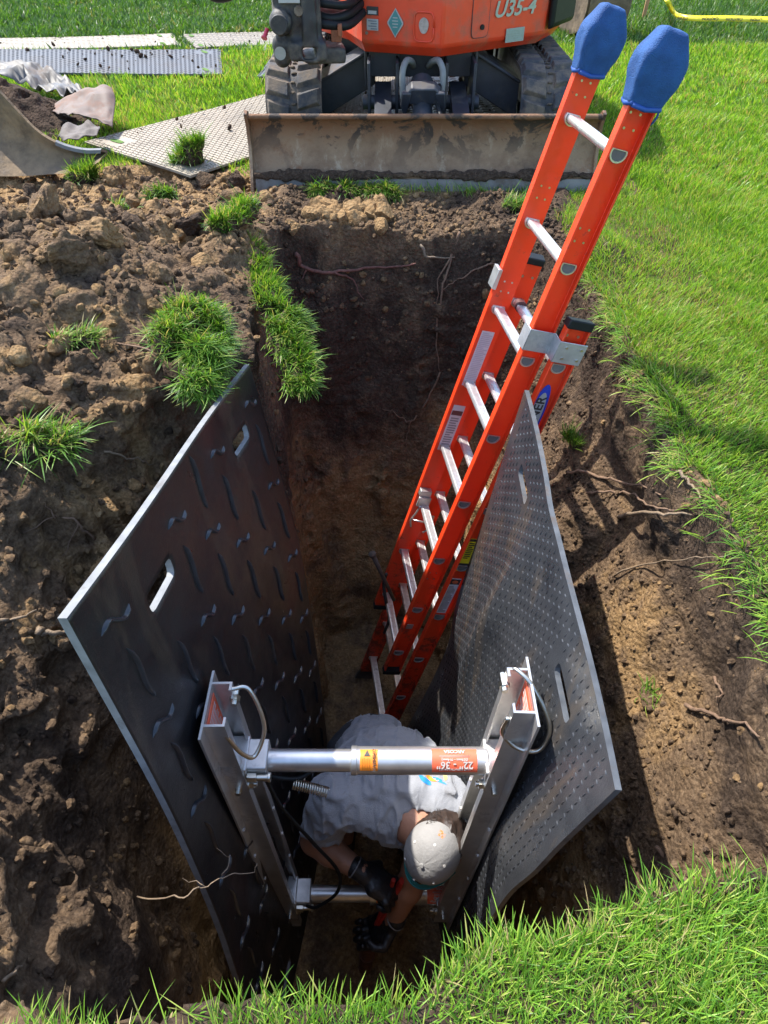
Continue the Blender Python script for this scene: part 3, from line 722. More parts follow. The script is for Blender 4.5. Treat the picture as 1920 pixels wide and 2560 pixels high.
for key, num, smax in (('C', 70, .018), ('E', 90, .018), ('A', 20, .014), ('B', 40, .014), ('F', 130, .04)):
    q = [np.array(p) for p in MATS_DEF[key]]
    for _ in range(num):
        s, u = g5.beta(2, 1.4), g5.uniform(.05, .95)
        p = (q[0]*(1-s)+q[1]*s)*(1-u) + (q[3]*(1-s)+q[2]*s)*u; r = .004 + smax*g5.uniform()**6
        V, F = CL[g5.integers(len(CL))]; V_.append((V*[1, 1, .7]*r) @ rotm(g5).T + [p[0], p[1], .045+r*.3]); F_.append(F+n_); n_ += len(V)
tag(npmesh('mud_crumbs', np.vstack(V_), np.vstack(F_), MSOIL, attrs={'clay': np.full(n_, .15)}), kind='stuff')

# ------------------------------------------------------------------ the excavator
M_OR = plain('orange_paint', (.66, .052, .016), .38, var=.08, scale=12, dirt=.32, dirtcol=(.34, .11, .055))
M_NAVY = plain('dark_frame_paint', (.020, .024, .032), .5, var=.3, scale=15, dirt=.3, dirtcol=(.10, .08, .06))
M_CAST = plain('dark_casting', (.019, .019, .021), .55, var=.3, scale=18, dirt=.4, dirtcol=(.13, .11, .085))
M_RUB = plain('track_rubber', (.040, .042, .046), .75, var=.25, scale=20, dirt=.55, dirtcol=(.16, .125, .09), bump=.003)
M_BLK = plain('black_plastic', (.012, .013, .014), .5, var=.2, spec=.2)
M_HOSE = plain('grey_hose', (.17, .175, .17), .6)
M_ST = plain('bright_steel', (.55, .55, .55), .3, metal=1.0)
M_WHT = plain('sticker_white', (.36, .36, .34), .5, var=.05)
M_TEAL = plain('sticker_teal', (.05, .20, .20), .45, var=.1)
M_INK = plain('sticker_ink', (.03, .03, .03), .5)
M_PALE = plain('pale_lettering', (.33, .36, .28), .5, var=.08)
def rust_plate():
    m = NT('blade_steel'); n = m.noise(3.5, 8, .72, stretch=(1, 1, 1)); v = m.noise(11, 7, .75, stretch=(1, 1, .35)); f = m.noise(70, 5, .75)
    c = m.ramp(n, [(.3, (.095, .055, .028)), (.46, (.20, .125, .070)), (.6, (.27, .18, .105)), (.75, (.19, .09, .038))])
    c = m.mix(m.ramp(v, [(.56, 0), (.68, .75)]), c, (.38, .31, .21))
    c = m.mix(m.ramp(m.noise(5, 8, .8), [(.56, 0), (.70, .8)]), c, (.17, .065, .022))
    sp = m.node('ShaderNodeSeparateXYZ'); m.l.new(m.pos(), sp.inputs[0])
    band = m.math('ADD', sp.outputs[2], m.math('MULTIPLY', m.math('SUBTRACT', m.noise(7, 6, .7), .5), .22))
    c = m.mix(m.ramp(band, [(.19, 0), (.28, .7)]), c, (.15, .062, .025))
    c = m.mix(m.math('MULTIPLY', m.ramp(m.noise(6.5, 5, .65, dist=.6), [(.52, 0), (.57, 1)]), m.ramp(band, [(.14, .25), (.26, .95)])), c, (.035, .026, .02))
    m.set('Base Color', c); m.set('Roughness', .72); m.set('Metallic', .15); m.bump(m.math('ADD', f, n), .006); return m.m
M_RUST = rust_plate()
XC = .20
ex = thing('mini_excavator', (XC, 5.2, .0), 'orange compact excavator with rubber tracks and a wide muddy dozer blade', 'excavator')
# dozer blade
BX0, BX1 = -.655, 1.048
prof = [(3.640, .012), (3.662, .055), (3.700, .10), (3.728, .16), (3.738, .22), (3.730, .275), (3.700, .318)]
pb = smooth_path([(0, a, b) for a, b in prof], 4)[:, 1:]
m = MB(); th = .014; N = len(pb)
xs = np.linspace(BX0, BX1, 30); g9 = np.random.default_rng(4)
sag = .0015*np.cumsum(g9.normal(0, .5, 30))
m.grid([[(x, p[0]+sag[i], p[1]+ (sag[i] if j > N-3 else 0)) for j, p in enumerate(pb)] for i, x in enumerate(xs)])
m.grid([[(x, p[0]+th+sag[i], p[1]) for j, p in enumerate(pb)] for i, x in enumerate(xs)], flip=True)
for x in (BX0, BX1): m.grid([[(x, p[0], p[1]) for p in pb], [(x, p[0]+th, p[1]) for p in pb]])
m.tube([(x, 3.704+sag[i], .318) for i, x in enumerate(xs)], .013, 10)
m.box((XC, 3.79, .12), (1.2, .08, .10)); m.box((XC, 3.775, .22), (1.5, .04, .03))
blade = m.build('dozer_blade', M_RUST, ex, 40)
for sx in (-1, 1):
    x = BX0 if sx < 0 else BX1; m = MB()
    poly = [(3.612, .0), (3.68, .0), (3.76, .10), (3.775, .22), (3.765, .31), (3.71, .345), (3.675, .335), (3.70, .28), (3.70, .2), (3.67, .10), (3.63, .04)]
    m.prism(poly, (x-(.016 if sx < 0 else 0), 0, 0), (0,1,0), (0,0,1), (1,0,0), .016); m.build('end_plate', M_RUST, blade, 40, .002)
M_EDGE = plain('worn_cutting_edge', (.13, .125, .112), .6, metal=0, var=.3, scale=9, dirt=.25)
m = MB(); m.prism([(3.626, -.012), (3.634, -.014), (3.656, .050), (3.646, .052)], (BX0+.01, 0, 0), (0,1,0), (0,0,1), (1,0,0), BX1-BX0-.02); m.build('cutting_edge', M_EDGE, blade, 40, .001)
S = Sdf((BX0, 3.60, .02), (BX1, 3.71, .13), .007)    # ridge of wet soil stuck above the edge
hx = .010 + .013*np.abs(noise2(S.X[:, 0, 0], 0*S.X[:, 0, 0], .16, 3)) + .014*np.clip(noise2(S.X[:, 0, 0], 0*S.X[:, 0, 0]+5, .07, 4), 0, 1)
S.f = np.sqrt((S.Y-3.652-(S.Z-.065)*.5)**2*1.6 + (S.Z-.068)**2*.75) - hx[:, None, None] + noise3(S.sh, S.h, S.o, .022, 6)*.008
V, Q = surface_nets(S.f, S.o, S.h); npmesh('caked_soil', V, Q, MSOIL, blade, attrs={'clay': np.full(len(V), -.1)})
# blade arms, cylinder
for x in (XC-.205, XC+.205):
    m = MB(); m.hexa([(x-.045, 3.78, .07), (x+.045, 3.78, .07), (x+.045, 4.42, .20), (x-.045, 4.42, .20), (x-.045, 3.76, .19), (x+.045, 3.76, .19), (x+.045, 4.40, .32), (x-.045, 4.40, .32)])
    m.box((x-.075, 4.34, .31), (.016, .26, .26)); m.box((x+.075, 4.34, .31), (.016, .26, .26)); m.cyl((x-.11, 4.26, .25), (x+.11, 4.26, .25), .035, 16)
    m.build('blade_arm', M_NAVY, ex, 35, .003)
m = MB(); m.cyl((XC, 3.80, .16), (XC, 4.16, .33), .052, 24); m.cyl((XC, 4.08, .29), (XC, 4.2, .35), .062, 24)
m.build('blade_cylinder', M_NAVY, ex, 35)
m = MB(); m.prism([(-.085, -.04), (.085, -.04), (.09, .012), (.06, .04), (-.06, .04), (-.09, .012)], (XC, 3.99, .335), (1,0,0), (0,-.35,.94), (0,.94,.35), .07)
for s in (-1, 1): m.prism([(0, .03), (.03, -.11), (.055, -.04), (.05, .03)] if s > 0 else [(0, .03), (-.03, -.11), (-.055, -.04), (-.05, .03)], (XC+s*.06, 3.985, .325), (1,0,0), (0,-.35,.94), (0,.94,.35), .03)
m.build('cylinder_guard', M_NAVY, ex, 35, .006)
for s in (-1, 1):
    m = MB(); m.tube(smooth_path([(XC+s*.10, 4.12, .30), (XC+s*.105, 4.13, .41), (XC+s*.085, 4.18, .455), (XC+s*.055, 4.25, .44), (XC+s*.04, 4.35, .40)], 6), .016, 12)
    m.build('hydraulic_hose', M_HOSE, ex, 180)
m = MB(); m.tube(smooth_path([(XC+.05, 3.86, .15), (XC+.09, 3.9, .24), (XC+.075, 4.0, .30), (XC+.09, 4.12, .36)], 6), .012, 10); m.build('hydraulic_hose', M_BLK, ex, 180)
# centre frame and X legs
m = MB(); m.box((XC, 4.95, .405), (.56, 1.10, .13)); m.box((XC, 5.2, .47), (.8, .8, .05)); m.cyl((XC, 5.2, .40), (XC, 5.2, .56), .36, 40)
for s in (-1, 1):
    for yy, y2 in ((4.46, 4.55), (5.44, 5.75)):
        a = XC+s*.25; b = XC+s*.56
        m.hexa([(a, yy, .29), (a, yy+.2, .29), (b, y2+.12, .12), (b, y2-.10, .12), (a, yy, .47), (a, yy+.2, .47), (b, y2+.12, .30), (b, y2-.10, .30)])
        m.hexa([(a-.0*s, yy-.03, .462), (a, yy+.23, .462), (b, y2+.15, .302), (b, y2-.13, .302), (a, yy-.03, .48), (a, yy+.23, .48), (b, y2+.15, .318), (b, y2-.13, .318)])
    m.box((XC+s*.30, 4.395, .38), (.014, .03, .17)); m.box((XC+s*.12, 4.395, .38), (.014, .03, .17))
m.build('undercarriage_frame', M_NAVY, ex, 35, .004)
M_MUD = plain('track_mud', (.085, .065, .045), .95, var=.4, scale=40)
# tracks
def track(x0, x1, y0=4.17, y1=6.25, H=.435):
    r0, r1 = .195, .215; cx = (x0+x1)/2; w = x1-x0
    def path(s):    # s in 0..1 round the belt, returns y,z,ty,tz
        cf, cr_ = (y0+r0, r0+.012), (y1-r1, H-r1)
        L = cr_[0]-cf[0]; a = pi*r0; b = pi*r1; T = a+b+2*L; d = (s % 1)*T
        if d < a: q = -pi/2-d/r0; return cf[0]+r0*cos(q), cf[1]+r0*sin(q), sin(q), -cos(q)
        d -= a
        if d < L:
            t = d/L; zz = (cf[1]+r0)*(1-t)+(cr_[1]+r1)*t + .012*sin(t*pi)*-1; return cf[0]+L*t, zz, 1, 0
        d -= L
        if d < b: q = pi/2-d/r1; return cr_[0]+r1*cos(q), cr_[1]+r1*sin(q), sin(q), -cos(q)
        d -= b; t = d/L; return cr_[0]-L*t, (cr_[1]-r1)*(1-t)+(cf[1]-r0)*t, -1, 0
    m = MB(); n = 180; pts = [path(i/n) for i in range(n+1)]
    out = lambda p, e: (p[0]-p[3]*e, p[1]+p[2]*e)
    for a, b, fl in ((0, -.022, False),):
        rows = []
        for p in pts:
            A_ = out(p, 0); B_ = out(p, -.022)
            rows.append([(x0, *B_), (x0, *A_), (x0+.04, *out(p, .004)), (x1-.04, *out(p, .004)), (x1, *A_), (x1, *B_), (x0, *B_)])
        m.grid(rows)
    belt = m.build('track_belt', M_RUB, ex, 35)
    m = MB(); nl = 44
    for i in range(nl):
        for side in (0, 1):
            s = (i + .5*side)/nl; q0, q1, q2 = path(s-.0085), path(s), path(s+.0085); pm0, pm2 = path(s-.0055), path(s+.0055)
            xa, xb = (x0+.004, cx-.018) if side == 0 else (cx+.018, x1-.004); xo = xa if side == 0 else xb; xi = xb if side == 0 else xa
            lo = []; hi = []
            for x, sh in ((xi, .0), (xo, .006)):
                a0, a1 = path(s-.0095+sh), path(s+.0095+sh); b0, b1 = path(s-.0062+sh), path(s+.0062+sh)
                dx = .010 if x == xi else -.012; sg = -1 if side == 0 else 1
                lo += [(x, *out(a0, .001)), (x, *out(a1, .001))]; hi += [(x+sg*(.008 if x == xi else -.016), *out(b0, .026)), (x+sg*(.008 if x == xi else -.016), *out(b1, .026))]
            V = [lo[0], lo[1], lo[3], lo[2], hi[0], hi[1], hi[3], hi[2]]
            m.hexa(V)
    m.build('tread_lugs', M_RUB, belt, 35, .004)
    m = MB()          # mud packed along the middle
    for i in range(90):
        s = i/90; p = path(s); q = out(p, .006)
        m.add((CL[i % 7][0]*[.014, .012, .008])+[cx+.004*sin(i*2.1), q[0], q[1]], CL[i % 7][1])
    m.build('packed_mud', M_MUD, belt, 180)['kind'] = 'stuff'
    m = MB(); m.box((cx, (y0+y1)/2, H*.5), (w*.45, y1-y0-.55, .16))
    m.cyl((cx-w*.28, y0+r0, r0+.012), (cx+w*.28, y0+r0, r0+.012), r0-.03, 32); m.cyl((cx-w*.28, y1-r1, H-r1), (cx+w*.28, y1-r1, H-r1), r1-.03, 32)
    for k in range(4): yy = y0+.5+k*.36; m.cyl((cx-w*.3, yy, .09), (cx+w*.3, yy, .09), .065, 20)
    m.build('track_frame', M_NAVY, ex, 35, .004)
track(-.635, -.335); track(.735, 1.035)
# upper structure
def house():
    L0, C0, R0 = onz(906, 116, .49)[:2], onz(1104, 138, .49)[:2], onz(1360, 92, .49)[:2]
    L0 = np.array([-.115, 4.30]); C0 = np.array([.295, 4.16]); R0 = np.array([.875, 4.53]); R1 = np.array([1.02, 4.80])
    K = np.array([XC, 5.3])
    foot = [L0, C0, R0, R1, np.array([1.10, 5.3]), np.array([.95, 5.9]), np.array([.5, 6.2]), np.array([-.1, 6.1]), np.array([-.42, 5.6]), np.array([-.40, 4.9]), np.array([-.22, 4.62])]
    def ring(scale, z): return [tuple(K+(p-K)*scale)+(z,) for p in foot]
    m = MB(); zs = [(.95, .468), (1.0, .520), (1.005, .80), (.99, 1.05), (.93, 1.22), (.80, 1.28)]
    G_ = [ring(s, z)+[ring(s, z)[0]] for s, z in zs]; m.grid(G_)
    m.add(ring(.80, 1.28), [tuple(range(len(foot)))]); m.add(ring(.95, .468), [tuple(range(len(foot)))[::-1]])
    b = m.build('body', M_OR, ex, 28, .012)
    # black corner bumper on the right
    m = MB(); P_ = [K+(R0-K)*1.012, K+(R1-K)*1.03, K+(np.array([1.1, 5.3])-K)*1.02]
    for i in range(2):
        a, c2 = P_[i], P_[i+1]; d = (c2-a)/np.linalg.norm(c2-a); nn = np.array([d[1], -d[0]])*.045
        m.hexa([(*a, .53), (*(a+nn*.8), .55), (*(c2+nn), .55), (*c2, .53), (*a, 1.2), (*(a+nn*.8), 1.18), (*(c2+nn), 1.18), (*c2, 1.2)])
    m.build('corner_bumper', M_BLK, b, 35, .02)
    def face(A, B_, u, z, off=.004):      # point on a side panel, u metres from A
        d = (B_-A)/np.linalg.norm(B_-A); n = np.array([d[1], -d[0]]); A2 = K+(A-K)*1.003; p = A2+d*u+n*off
        return np.array([p[0], p[1], z]), np.array([d[0], d[1], 0]), np.array([n[0], n[1], 0])
    def decal(A, B_, u, z, w, h, mat, nm, kind='rect', off=.005):
        p, d, n = face(A, B_, u, z, off); up = np.array([0, 0, 1.0])
        if kind == 'rect': poly = [(-w/2, -h/2), (w/2, -h/2), (w/2, h/2), (-w/2, h/2)]
        elif kind == 'diamond': poly = [(0, -h/2), (w*.06, -h*.44), (w/2, -h*.04), (w/2, h*.04), (w*.06, h*.44), (0, h/2), (-w*.06, h*.44), (-w/2, h*.04), (-w/2, -h*.04), (-w*.06, -h*.44)]
        else: poly = [(w/2*cos(a)*(1+.05*sin(3*a)), h/2*sin(a)) for a in np.linspace(0, 2*pi, 28, endpoint=False)]
        q = MB(); q.prism(poly, p-n*.002, d, up, n, .003); return q.build(nm, mat, b, 35), p+n*.0016, d, up
    o_, p, d, up = decal(L0, C0, .062, .655, .062, .036, M_INK, 'warning_plate'); q = MB()
    q.box(p+up*-.006+d*.0, (.045, .003, .014), np.array([d, np.cross(d, up)*-1, up]).T); q.build('plate_panel', M_WHT, o_, 35)
    o_, p, d, up = decal(L0, C0, .062, .597, .062, .048, M_WHT, 'spec_sticker')
    q = MB()
    for i in range(4): q.box(p+up*(.016-i*.011)+d*(.008*(i % 2)), (.045-.01*(i % 2), .002, .004), np.array([d, np.cross(d, up)*-1, up]).T)
    q.build('small_print', plain('faded_ink', (.12, .14, .18), .5), o_, 35)
    o_, p, d, up = decal(L0, C0, .185, .610, .084, .125, M_WHT, 'diamond_sticker', 'diamond')
    q = MB(); nn = np.cross(d, up); q.prism([(0, -.056), (.036, 0), (0, .056), (-.036, 0)], p-nn*0, d, up, nn, .0015); q.build('sticker_field', M_TEAL, o_, 35)
    q = MB()
    for i in range(4): q.box(p+nn*.0025+up*(.022-i*.013), (.034-.006*abs(i-1.5), .001, .004), np.array([d, -nn, up]).T)
    q.build('small_print', M_WHT, o_, 35)
    # pressed recess with worn round patch
    p, d, n = face(L0, C0, .335, .60, .0); q = MB()
    ringp = [(.052*np.sign(cos(a))*abs(cos(a))**.45, .062*np.sign(sin(a))*abs(sin(a))**.45) for a in np.linspace(0, 2*pi, 32, endpoint=False)]
    q.tube([p+d*x*1.0+np.array([0, 0, 1])*y+n*.003 for x, y in ringp+ringp[:1]], .004, 8); q.build('pressed_rim', M_OR, b, 180)
    decal(L0, C0, .335, .606, .05, .068, plain('worn_patch', (.36, .30, .26), .7, var=.25, scale=90), 'worn_patch', 'round', .004)
    decal(L0, C0, .18, .742, .045, .006, M_BLK, 'vent_slot'); decal(L0, C0, .26, .735, .045, .05, plain('pink_decal', (.70, .22, .18), .5), 'faded_decal')
    # service door, latch, lettering, label on the right face
    LR = np.linalg.norm(R0-C0)
    p, d, n = face(C0, R0, .235, .63, .0); q = MB()
    rp = [(.055*np.sign(cos(a))*abs(cos(a))**.3, .11*np.sign(sin(a))*abs(sin(a))**.3) for a in np.linspace(0, 2*pi, 40, endpoint=False)]
    dz = lambda x, y: p+d*x*1.0+np.array([0, 0, 1])*(y+.02)+n*.002
    dm = MB(); dm.prism(rp, p+np.array([0, 0, .02])+n*.0, d, np.array([0, 0, 1.]), n, .004); dr = dm.build('service_door', M_OR, b, 35, .002)
    q.tube([dz(x, y) for x, y in rp+rp[:1]], .0022, 6); q.build('door_seam', M_INK, dr, 180)
    q = MB(); q.cyl(p+d*.01+np.array([0, 0, -.045])+n*.0, p+d*.01+np.array([0, 0, -.045])+n*.012, .012, 20); q.build('latch', M_BLK, dr, 35)
    p, d, n = face(C0, R0, .455, .648, .005)
    text('model_lettering', 'U35-4', p, d, (0, 0, 1), .098, M_PALE, b, .001, sx=1.12, shear=.25)
    o_, p, d, up = decal(C0, R0, .475, .532, .125, .062, plain('lubrication_label', (.25, .29, .25), .5, var=.1, scale=60), 'service_label')
    q = MB(); nn = np.cross(d, up)
    for i in range(5): q.box(p+nn*.001+up*(.020-i*.010)+d*(-.01*(i % 2)), (.095-.02*(i % 2), .001, .002), np.array([d, -nn, up]).T)
    q.build('small_print', plain('faded_ink_green', (.25, .32, .27), .5), o_, 35)
    for (u, z) in ((.40, .735), (.02, .65), (.03, .56)):
        p, d, n = face(L0, C0, u, z, .0); q = MB(); q.cyl(p, p+n*.008, .007, 14); q.build('bolt', M_ST, b, 35)
    return b
body = house()
# cab, boom: above the picture but they throw the machine's shadow
m = MB()
for x, y in ((.50, 5.75), (-.38, 5.75)): m.box((x, y, 1.85), (.06, .06, 1.25))
m.box((.06, 5.75, 2.45), (.9, .06, .06)); m.build('roll_bar', M_BLK, ex, 35, .01)
m = MB(); m.box((.06, 5.3, 1.34), (.46, .46, .12)); m.box((.06, 5.52, 1.6), (.46, .1, .55)); m.build('operator_seat', M_BLK, ex, 35, .03)
# swing bracket and boom foot at the left of the body
sc = Sdf((-.78, 3.78, .36), (-.10, 4.62, 1.02), .011)
A_ = lambda u, v, y: ony(u, v, y)
sc.f = sc.cone((-.22, 4.42, .52), (-.38, 4.20, .53), .06, .055)
def rbox(S, c, h, r=.02, M=None):
    X, Y, Z = S.X-c[0], S.Y-c[1], S.Z-c[2]
    if M is not None: X, Y, Z = [X*M[k][0]+Y*M[k][1]+Z*M[k][2] for k in range(3)]
    q = [np.abs(a)-(b-r) for a, b in zip((X, Y, Z), h)]
    return np.sqrt(sum(np.maximum(a, 0)**2 for a in q)) + np.minimum(np.maximum.reduce(q), 0) - r
rz = lambda a: [(cos(a), sin(a), 0), (-sin(a), cos(a), 0), (0, 0, 1)]
sc.f = rbox(sc, (-.385, 4.07, .535), (.092, .12, .040), .015, rz(.15))
sc.u(rbox(sc, (-.40, 4.10, .66), (.085, .13, .13), .03, rz(.15)), .03)
sc.u(rbox(sc, (-.45, 4.06, .745), (.085, .10, .10), .02, rz(.15)), .02)
sc.u(rbox(sc, (-.36, 4.0, .63), (.035, .06, .14), .01, rz(.15)), .01)
sc.u(rbox(sc, (-.30, 4.14, .50), (.10, .10, .035), .015, rz(.15)), .02)
sc.u(sc.cone((-.50, 4.0, .50), (-.50, 4.0, .56), .04, .045), .015)
sc.u(sc.cone((-.49, 3.95, .655), (-.49, 4.2, .655), .055, .055), .008)
sc.u(sc.cone((-.24, 4.36, .62), (-.4, 4.12, .66), .05, .05), .02)
sc.f = np.maximum(sc.f, -rbox(sc, (-.375, 4.05, .53), (.034, .3, .024), .012, rz(.15)))
sc.f = sc.f + noise3(sc.sh, sc.h, sc.o, .05, 3)*.003
sb = sc.mesh('swing_bracket', M_CAST, ex, 60)
m = MB(); m.cyl((-.505, 3.955, .53), (-.505, 3.966, .53), .028, 28); m.build('work_light', plain('lamp_glass', (.28, .28, .26), .2), ex, 35)
m = MB(); m.cyl((-.49, 3.88, .655), (-.49, 3.91, .655), .04, 24); m.build('pivot_pin', M_CAST, ex, 35, .003); m = MB(); m.cyl((-.40, 3.94, .70), (-.40, 3.96, .70), .022, 24); m.build('pivot_pin', plain('worn_pin', (.16, .13, .10), .5, metal=.5, dirt=.4), ex, 35, .003)
m = MB(); m.box((-.235, 4.08, .585), (.05, .07, .05)); m.box((-.215, 4.05, .61), (.02, .05, .05)); m.build('rusty_bracket', plain('rusty_bracket', (.24, .08, .035), .8, var=.4), ex, 35, .004)
for k, (zz, rr, y_) in enumerate(((.63, .02, 4.08), (.67, .022, 4.12), (.71, .018, 4.1), (.755, .022, 4.15))):
    m = MB(); m.tube(smooth_path([(-.36, y_, zz+.01), (-.27, y_-.03, zz-.02*(k % 2)), (-.17, y_+.05, zz-.01), (-.08, y_+.3, zz+.03)], 6), rr, 12); m.build('hydraulic_hose', M_BLK, ex, 180)
m = MB(); m.tube(smooth_path([(-.62, 4.0, .80), (-.70, 3.98, .76), (-.78, 3.99, .745), (-.84, 4.02, .77), (-.90, 4.06, .84), (-.85, 4.1, .95)], 6), .021, 12); m.build('hydraulic_hose', M_BLK, ex, 180)
m = MB(); m.cyl((-.555, 3.95, .63), (-.57, 3.93, .60), .010, 12); m.cyl((-.57, 3.93, .60), (-.572, 3.926, .595), .015, 12); m.build('red_plug', plain('red_plug', (.45, .03, .06), .5), ex, 35)
m = MB(); m.hexa([(-.50, 3.96, .80), (-.30, 3.99, .80), (-.30, 4.25, .80), (-.50, 4.22, .80), (-.52, 4.3, 1.9), (-.34, 4.3, 1.9), (-.34, 4.55, 1.85), (-.52, 4.55, 1.85)])
m.build('boom', M_OR, ex, 35, .02)
m = MB(); m.box((-.44, 3.945, .745), (.10, .012, .03)); m.build('bracket_plate', M_WHT, ex, 35, .002)

# ------------------------------------------------------------------ loose bucket on the lawn behind
M_BKT = plain('muddy_bucket_steel', (.09, .06, .036), .7, var=.3, scale=7, dirt=.5, dirtcol=(.22, .16, .10), bump=.006)
def loose_bucket():
    b0 = onz(1490, 88, 0); w = .42
    t = thing('excavator_bucket', (b0[0], b0[1], 0), 'muddy brown excavator bucket standing on the lawn behind the right track', 'bucket')
    pr = smooth_path([(0, -.06, .62), (0, -.20, .45), (0, -.24, .22), (0, -.14, .04), (0, .06, .0), (0, .26, .06), (0, .42, .20)], 5)[:, 1:]
    ang = R(18); dx = np.array([cos(ang), sin(ang), 0]); dy = np.array([-sin(ang), cos(ang), 0]); o = np.array([b0[0]-.05, b0[1]+.05, .01])
    m = MB()
    W_ = lambda x, p, e=0: o+dx*x+dy*p[0]+np.array([0, 0, p[1]])
    nrm = np.gradient(pr, axis=0); nrm = np.stack([-nrm[:, 1], nrm[:, 0]], 1); nrm /= np.linalg.norm(nrm, axis=1)[:, None]
    for e, fl in ((0, False), (.02, True)):
        m.grid([[W_(x, p-nn*e) + np.array([0, 0, 0.012*sin(x*28)]) for p, nn in zip(pr, nrm)] for x in np.linspace(-w/2, w/2, 14)], flip=fl)
    m.build('shell', M_BKT, t, 40)
    for s in (-1, 1):
        m = MB(); poly = [tuple(p) for p in pr]+[(.40, .30), (.15, .62), (-.02, .66)]
        m.prism(poly, o+dx*(s*w/2-.01), dy, (0, 0, 1), dx, .02); m.build('side_plate', M_BKT, t, 40, .003)
    for k in range(4):
        m = MB(); x = -w/2+.05+k*(w-.1)/3; a = W_(x, pr[-1])
        m.hexa([a-dx*.03-dy*.06+[0,0,-.03], a+dx*.03-dy*.06+[0,0,-.03], a+dx*.012+dy*.09+[0,0,.05], a-dx*.012+dy*.09+[0,0,.05], a-dx*.03-dy*.06+[0,0,.02], a+dx*.03-dy*.06+[0,0,.02], a+dx*.012+dy*.09+[0,0,.06], a-dx*.012+dy*.09+[0,0,.06]])
        m.build('tooth', M_BKT, t, 40, .002)
    m = MB()
    for s in (-.09, .09): m.prism([(-.12, .5), (.14, .5), (.10, .86), (.02, .92), (-.08, .86)], o+dx*s, dy, (0, 0, 1), dx, .03)
    m.build('hitch_ear', M_BKT, t, 40, .004)
    m = MB(); m.cyl(o+dx*-.13+[0, 0, .8], o+dx*.15+[0, 0, .8], .022, 14); m.build('pin', M_ST, t, 40)
loose_bucket()

# ------------------------------------------------------------------ bucket edge, tarp and dirt at the far left
M_BK2 = plain('clay_caked_steel', (.11, .08, .052), .85, var=.4, scale=5, dirt=.6, dirtcol=(.22, .155, .09), bump=.01)
def tub():
    # big curved scoop lying at the left: its rim runs down to the right, cutting lip at the right end
    rim = [(-60, 175), (0, 232), (45, 280), (95, 330), (150, 362), (205, 377), (252, 378)]
    base = [(-90, 430), (-10, 440), (60, 440), (120, 436), (180, 432), (215, 425), (250, 402)]
    yy = np.linspace(3.92, 3.80, 7)
    A1 = np.array([ony(u, v, y) for (u, v), y in zip(rim, yy)]); B1 = np.array([ony(u, v, y-.08) for (u, v), y in zip(base, yy)])
    B1[:, 2] = np.maximum(B1[:, 2], .0)
    c = B1[3]; t = thing('loader_bucket', (c[0], c[1], 0), 'clay caked steel scoop with a bright cutting lip at the far left of the heap', 'bucket')
    A2 = smooth_path(A1, 5); B2 = smooth_path(B1, 5); m = MB(); rows = []; rows2 = []
    for a, b in zip(A2, B2):
        mid = (a+b)/2 + np.array([0, .10, -.02]); r = smooth_path([a, mid, b], 6); rows.append(r); rows2.append(r+np.array([0, .016, .006]))
    m.grid(rows); m.grid(rows2, flip=True)
    for k in (0, -1): m.grid([[r[k] for r in rows], [r[k] for r in rows2]])
    m.grid([rows[0], rows2[0]]); m.grid([rows[-1], rows2[-1]]); m.build('shell', M_BK2, t, 50)
    m = MB(); k = len(rows)
    lip = [rows[i][0] for i in range(k-12, k)]
    m.grid([[p+np.array([0, -.010, -.008]) for p in lip], [p+np.array([.004, -.008, .008]) for p in lip], [p+np.array([0, .022, .008]) for p in lip], [p+np.array([0, .020, -.006]) for p in lip]])
    m.build('cutting_lip', plain('worn_lip', (.11, .11, .112), .6, metal=.0, var=.2), t, 40)
tub()
def dirt_pile():
    c = onz(60, 290, .1); S = Sdf((c[0]-1.1, c[1]-.75, -.04), (c[0]+.75, c[1]+.75, .5), .018)
    S.f = (S.Z - .36*np.exp(-((S.X-c[0]+.38)/.58)**2-((S.Y-c[1]-.1)/.42)**2) + .02)
    S.f = S.f*.8 + np.abs(noise3(S.sh, S.h, S.o, .09, 4))*.06 + np.abs(noise3(S.sh, S.h, S.o, .045, 5))*.04 + noise3(S.sh, S.h, S.o, .036, 9)*.012
    V, Q = surface_nets(S.f, S.o, S.h)
    if fnorm(V, Q)[:, 2].sum() < 0: Q = Q[:, ::-1]
    tag(npmesh('dirt_pile', V, Q, MSOIL, attrs={'clay': np.full(len(V), .05)}), 'dark pile of dirt tipped on the tarp behind the scoop', 'dirt pile')
    return c
DP = dirt_pile()
def cloth(name, px, mat, label, cat, crum=.03, seed=1, thick=.004):
    """cloth sheet from rows of survey points (u, v, y)"""
    P = np.array([[ony(*q) for q in row] for row in px]); P = np.array([smooth_path(r, 6) for r in P]); P = np.array([smooth_path(P[:, j], 6) for j in range(P.shape[1])]).transpose(1, 0, 2)
    n = noise2(P[..., 0]*1.3+P[..., 2], P[..., 1], .10, seed)*crum + noise2(P[..., 0], P[..., 1]*2+P[..., 2], .045, seed+1)*crum*.45
    P = P + np.stack([n*.3, -n*.5, n], -1); P[..., 2] = np.maximum(P[..., 2], .012)
    m = MB(); m.grid(P); o = m.build(name, mat, None, 180)
    so = o.modifiers.new('thickness', 'SOLIDIFY'); so.thickness = thick
    tag(o, label, cat); return o
M_TARP = plain('grey_tarp', (.075, .072, .070), .55, var=.2, scale=8, dirt=.25, dirtcol=(.16, .12, .09))
M_TARP2 = plain('muddy_tarp', (.125, .092, .075), .7, var=.2, scale=8, dirt=.35, dirtcol=(.24, .15, .11))
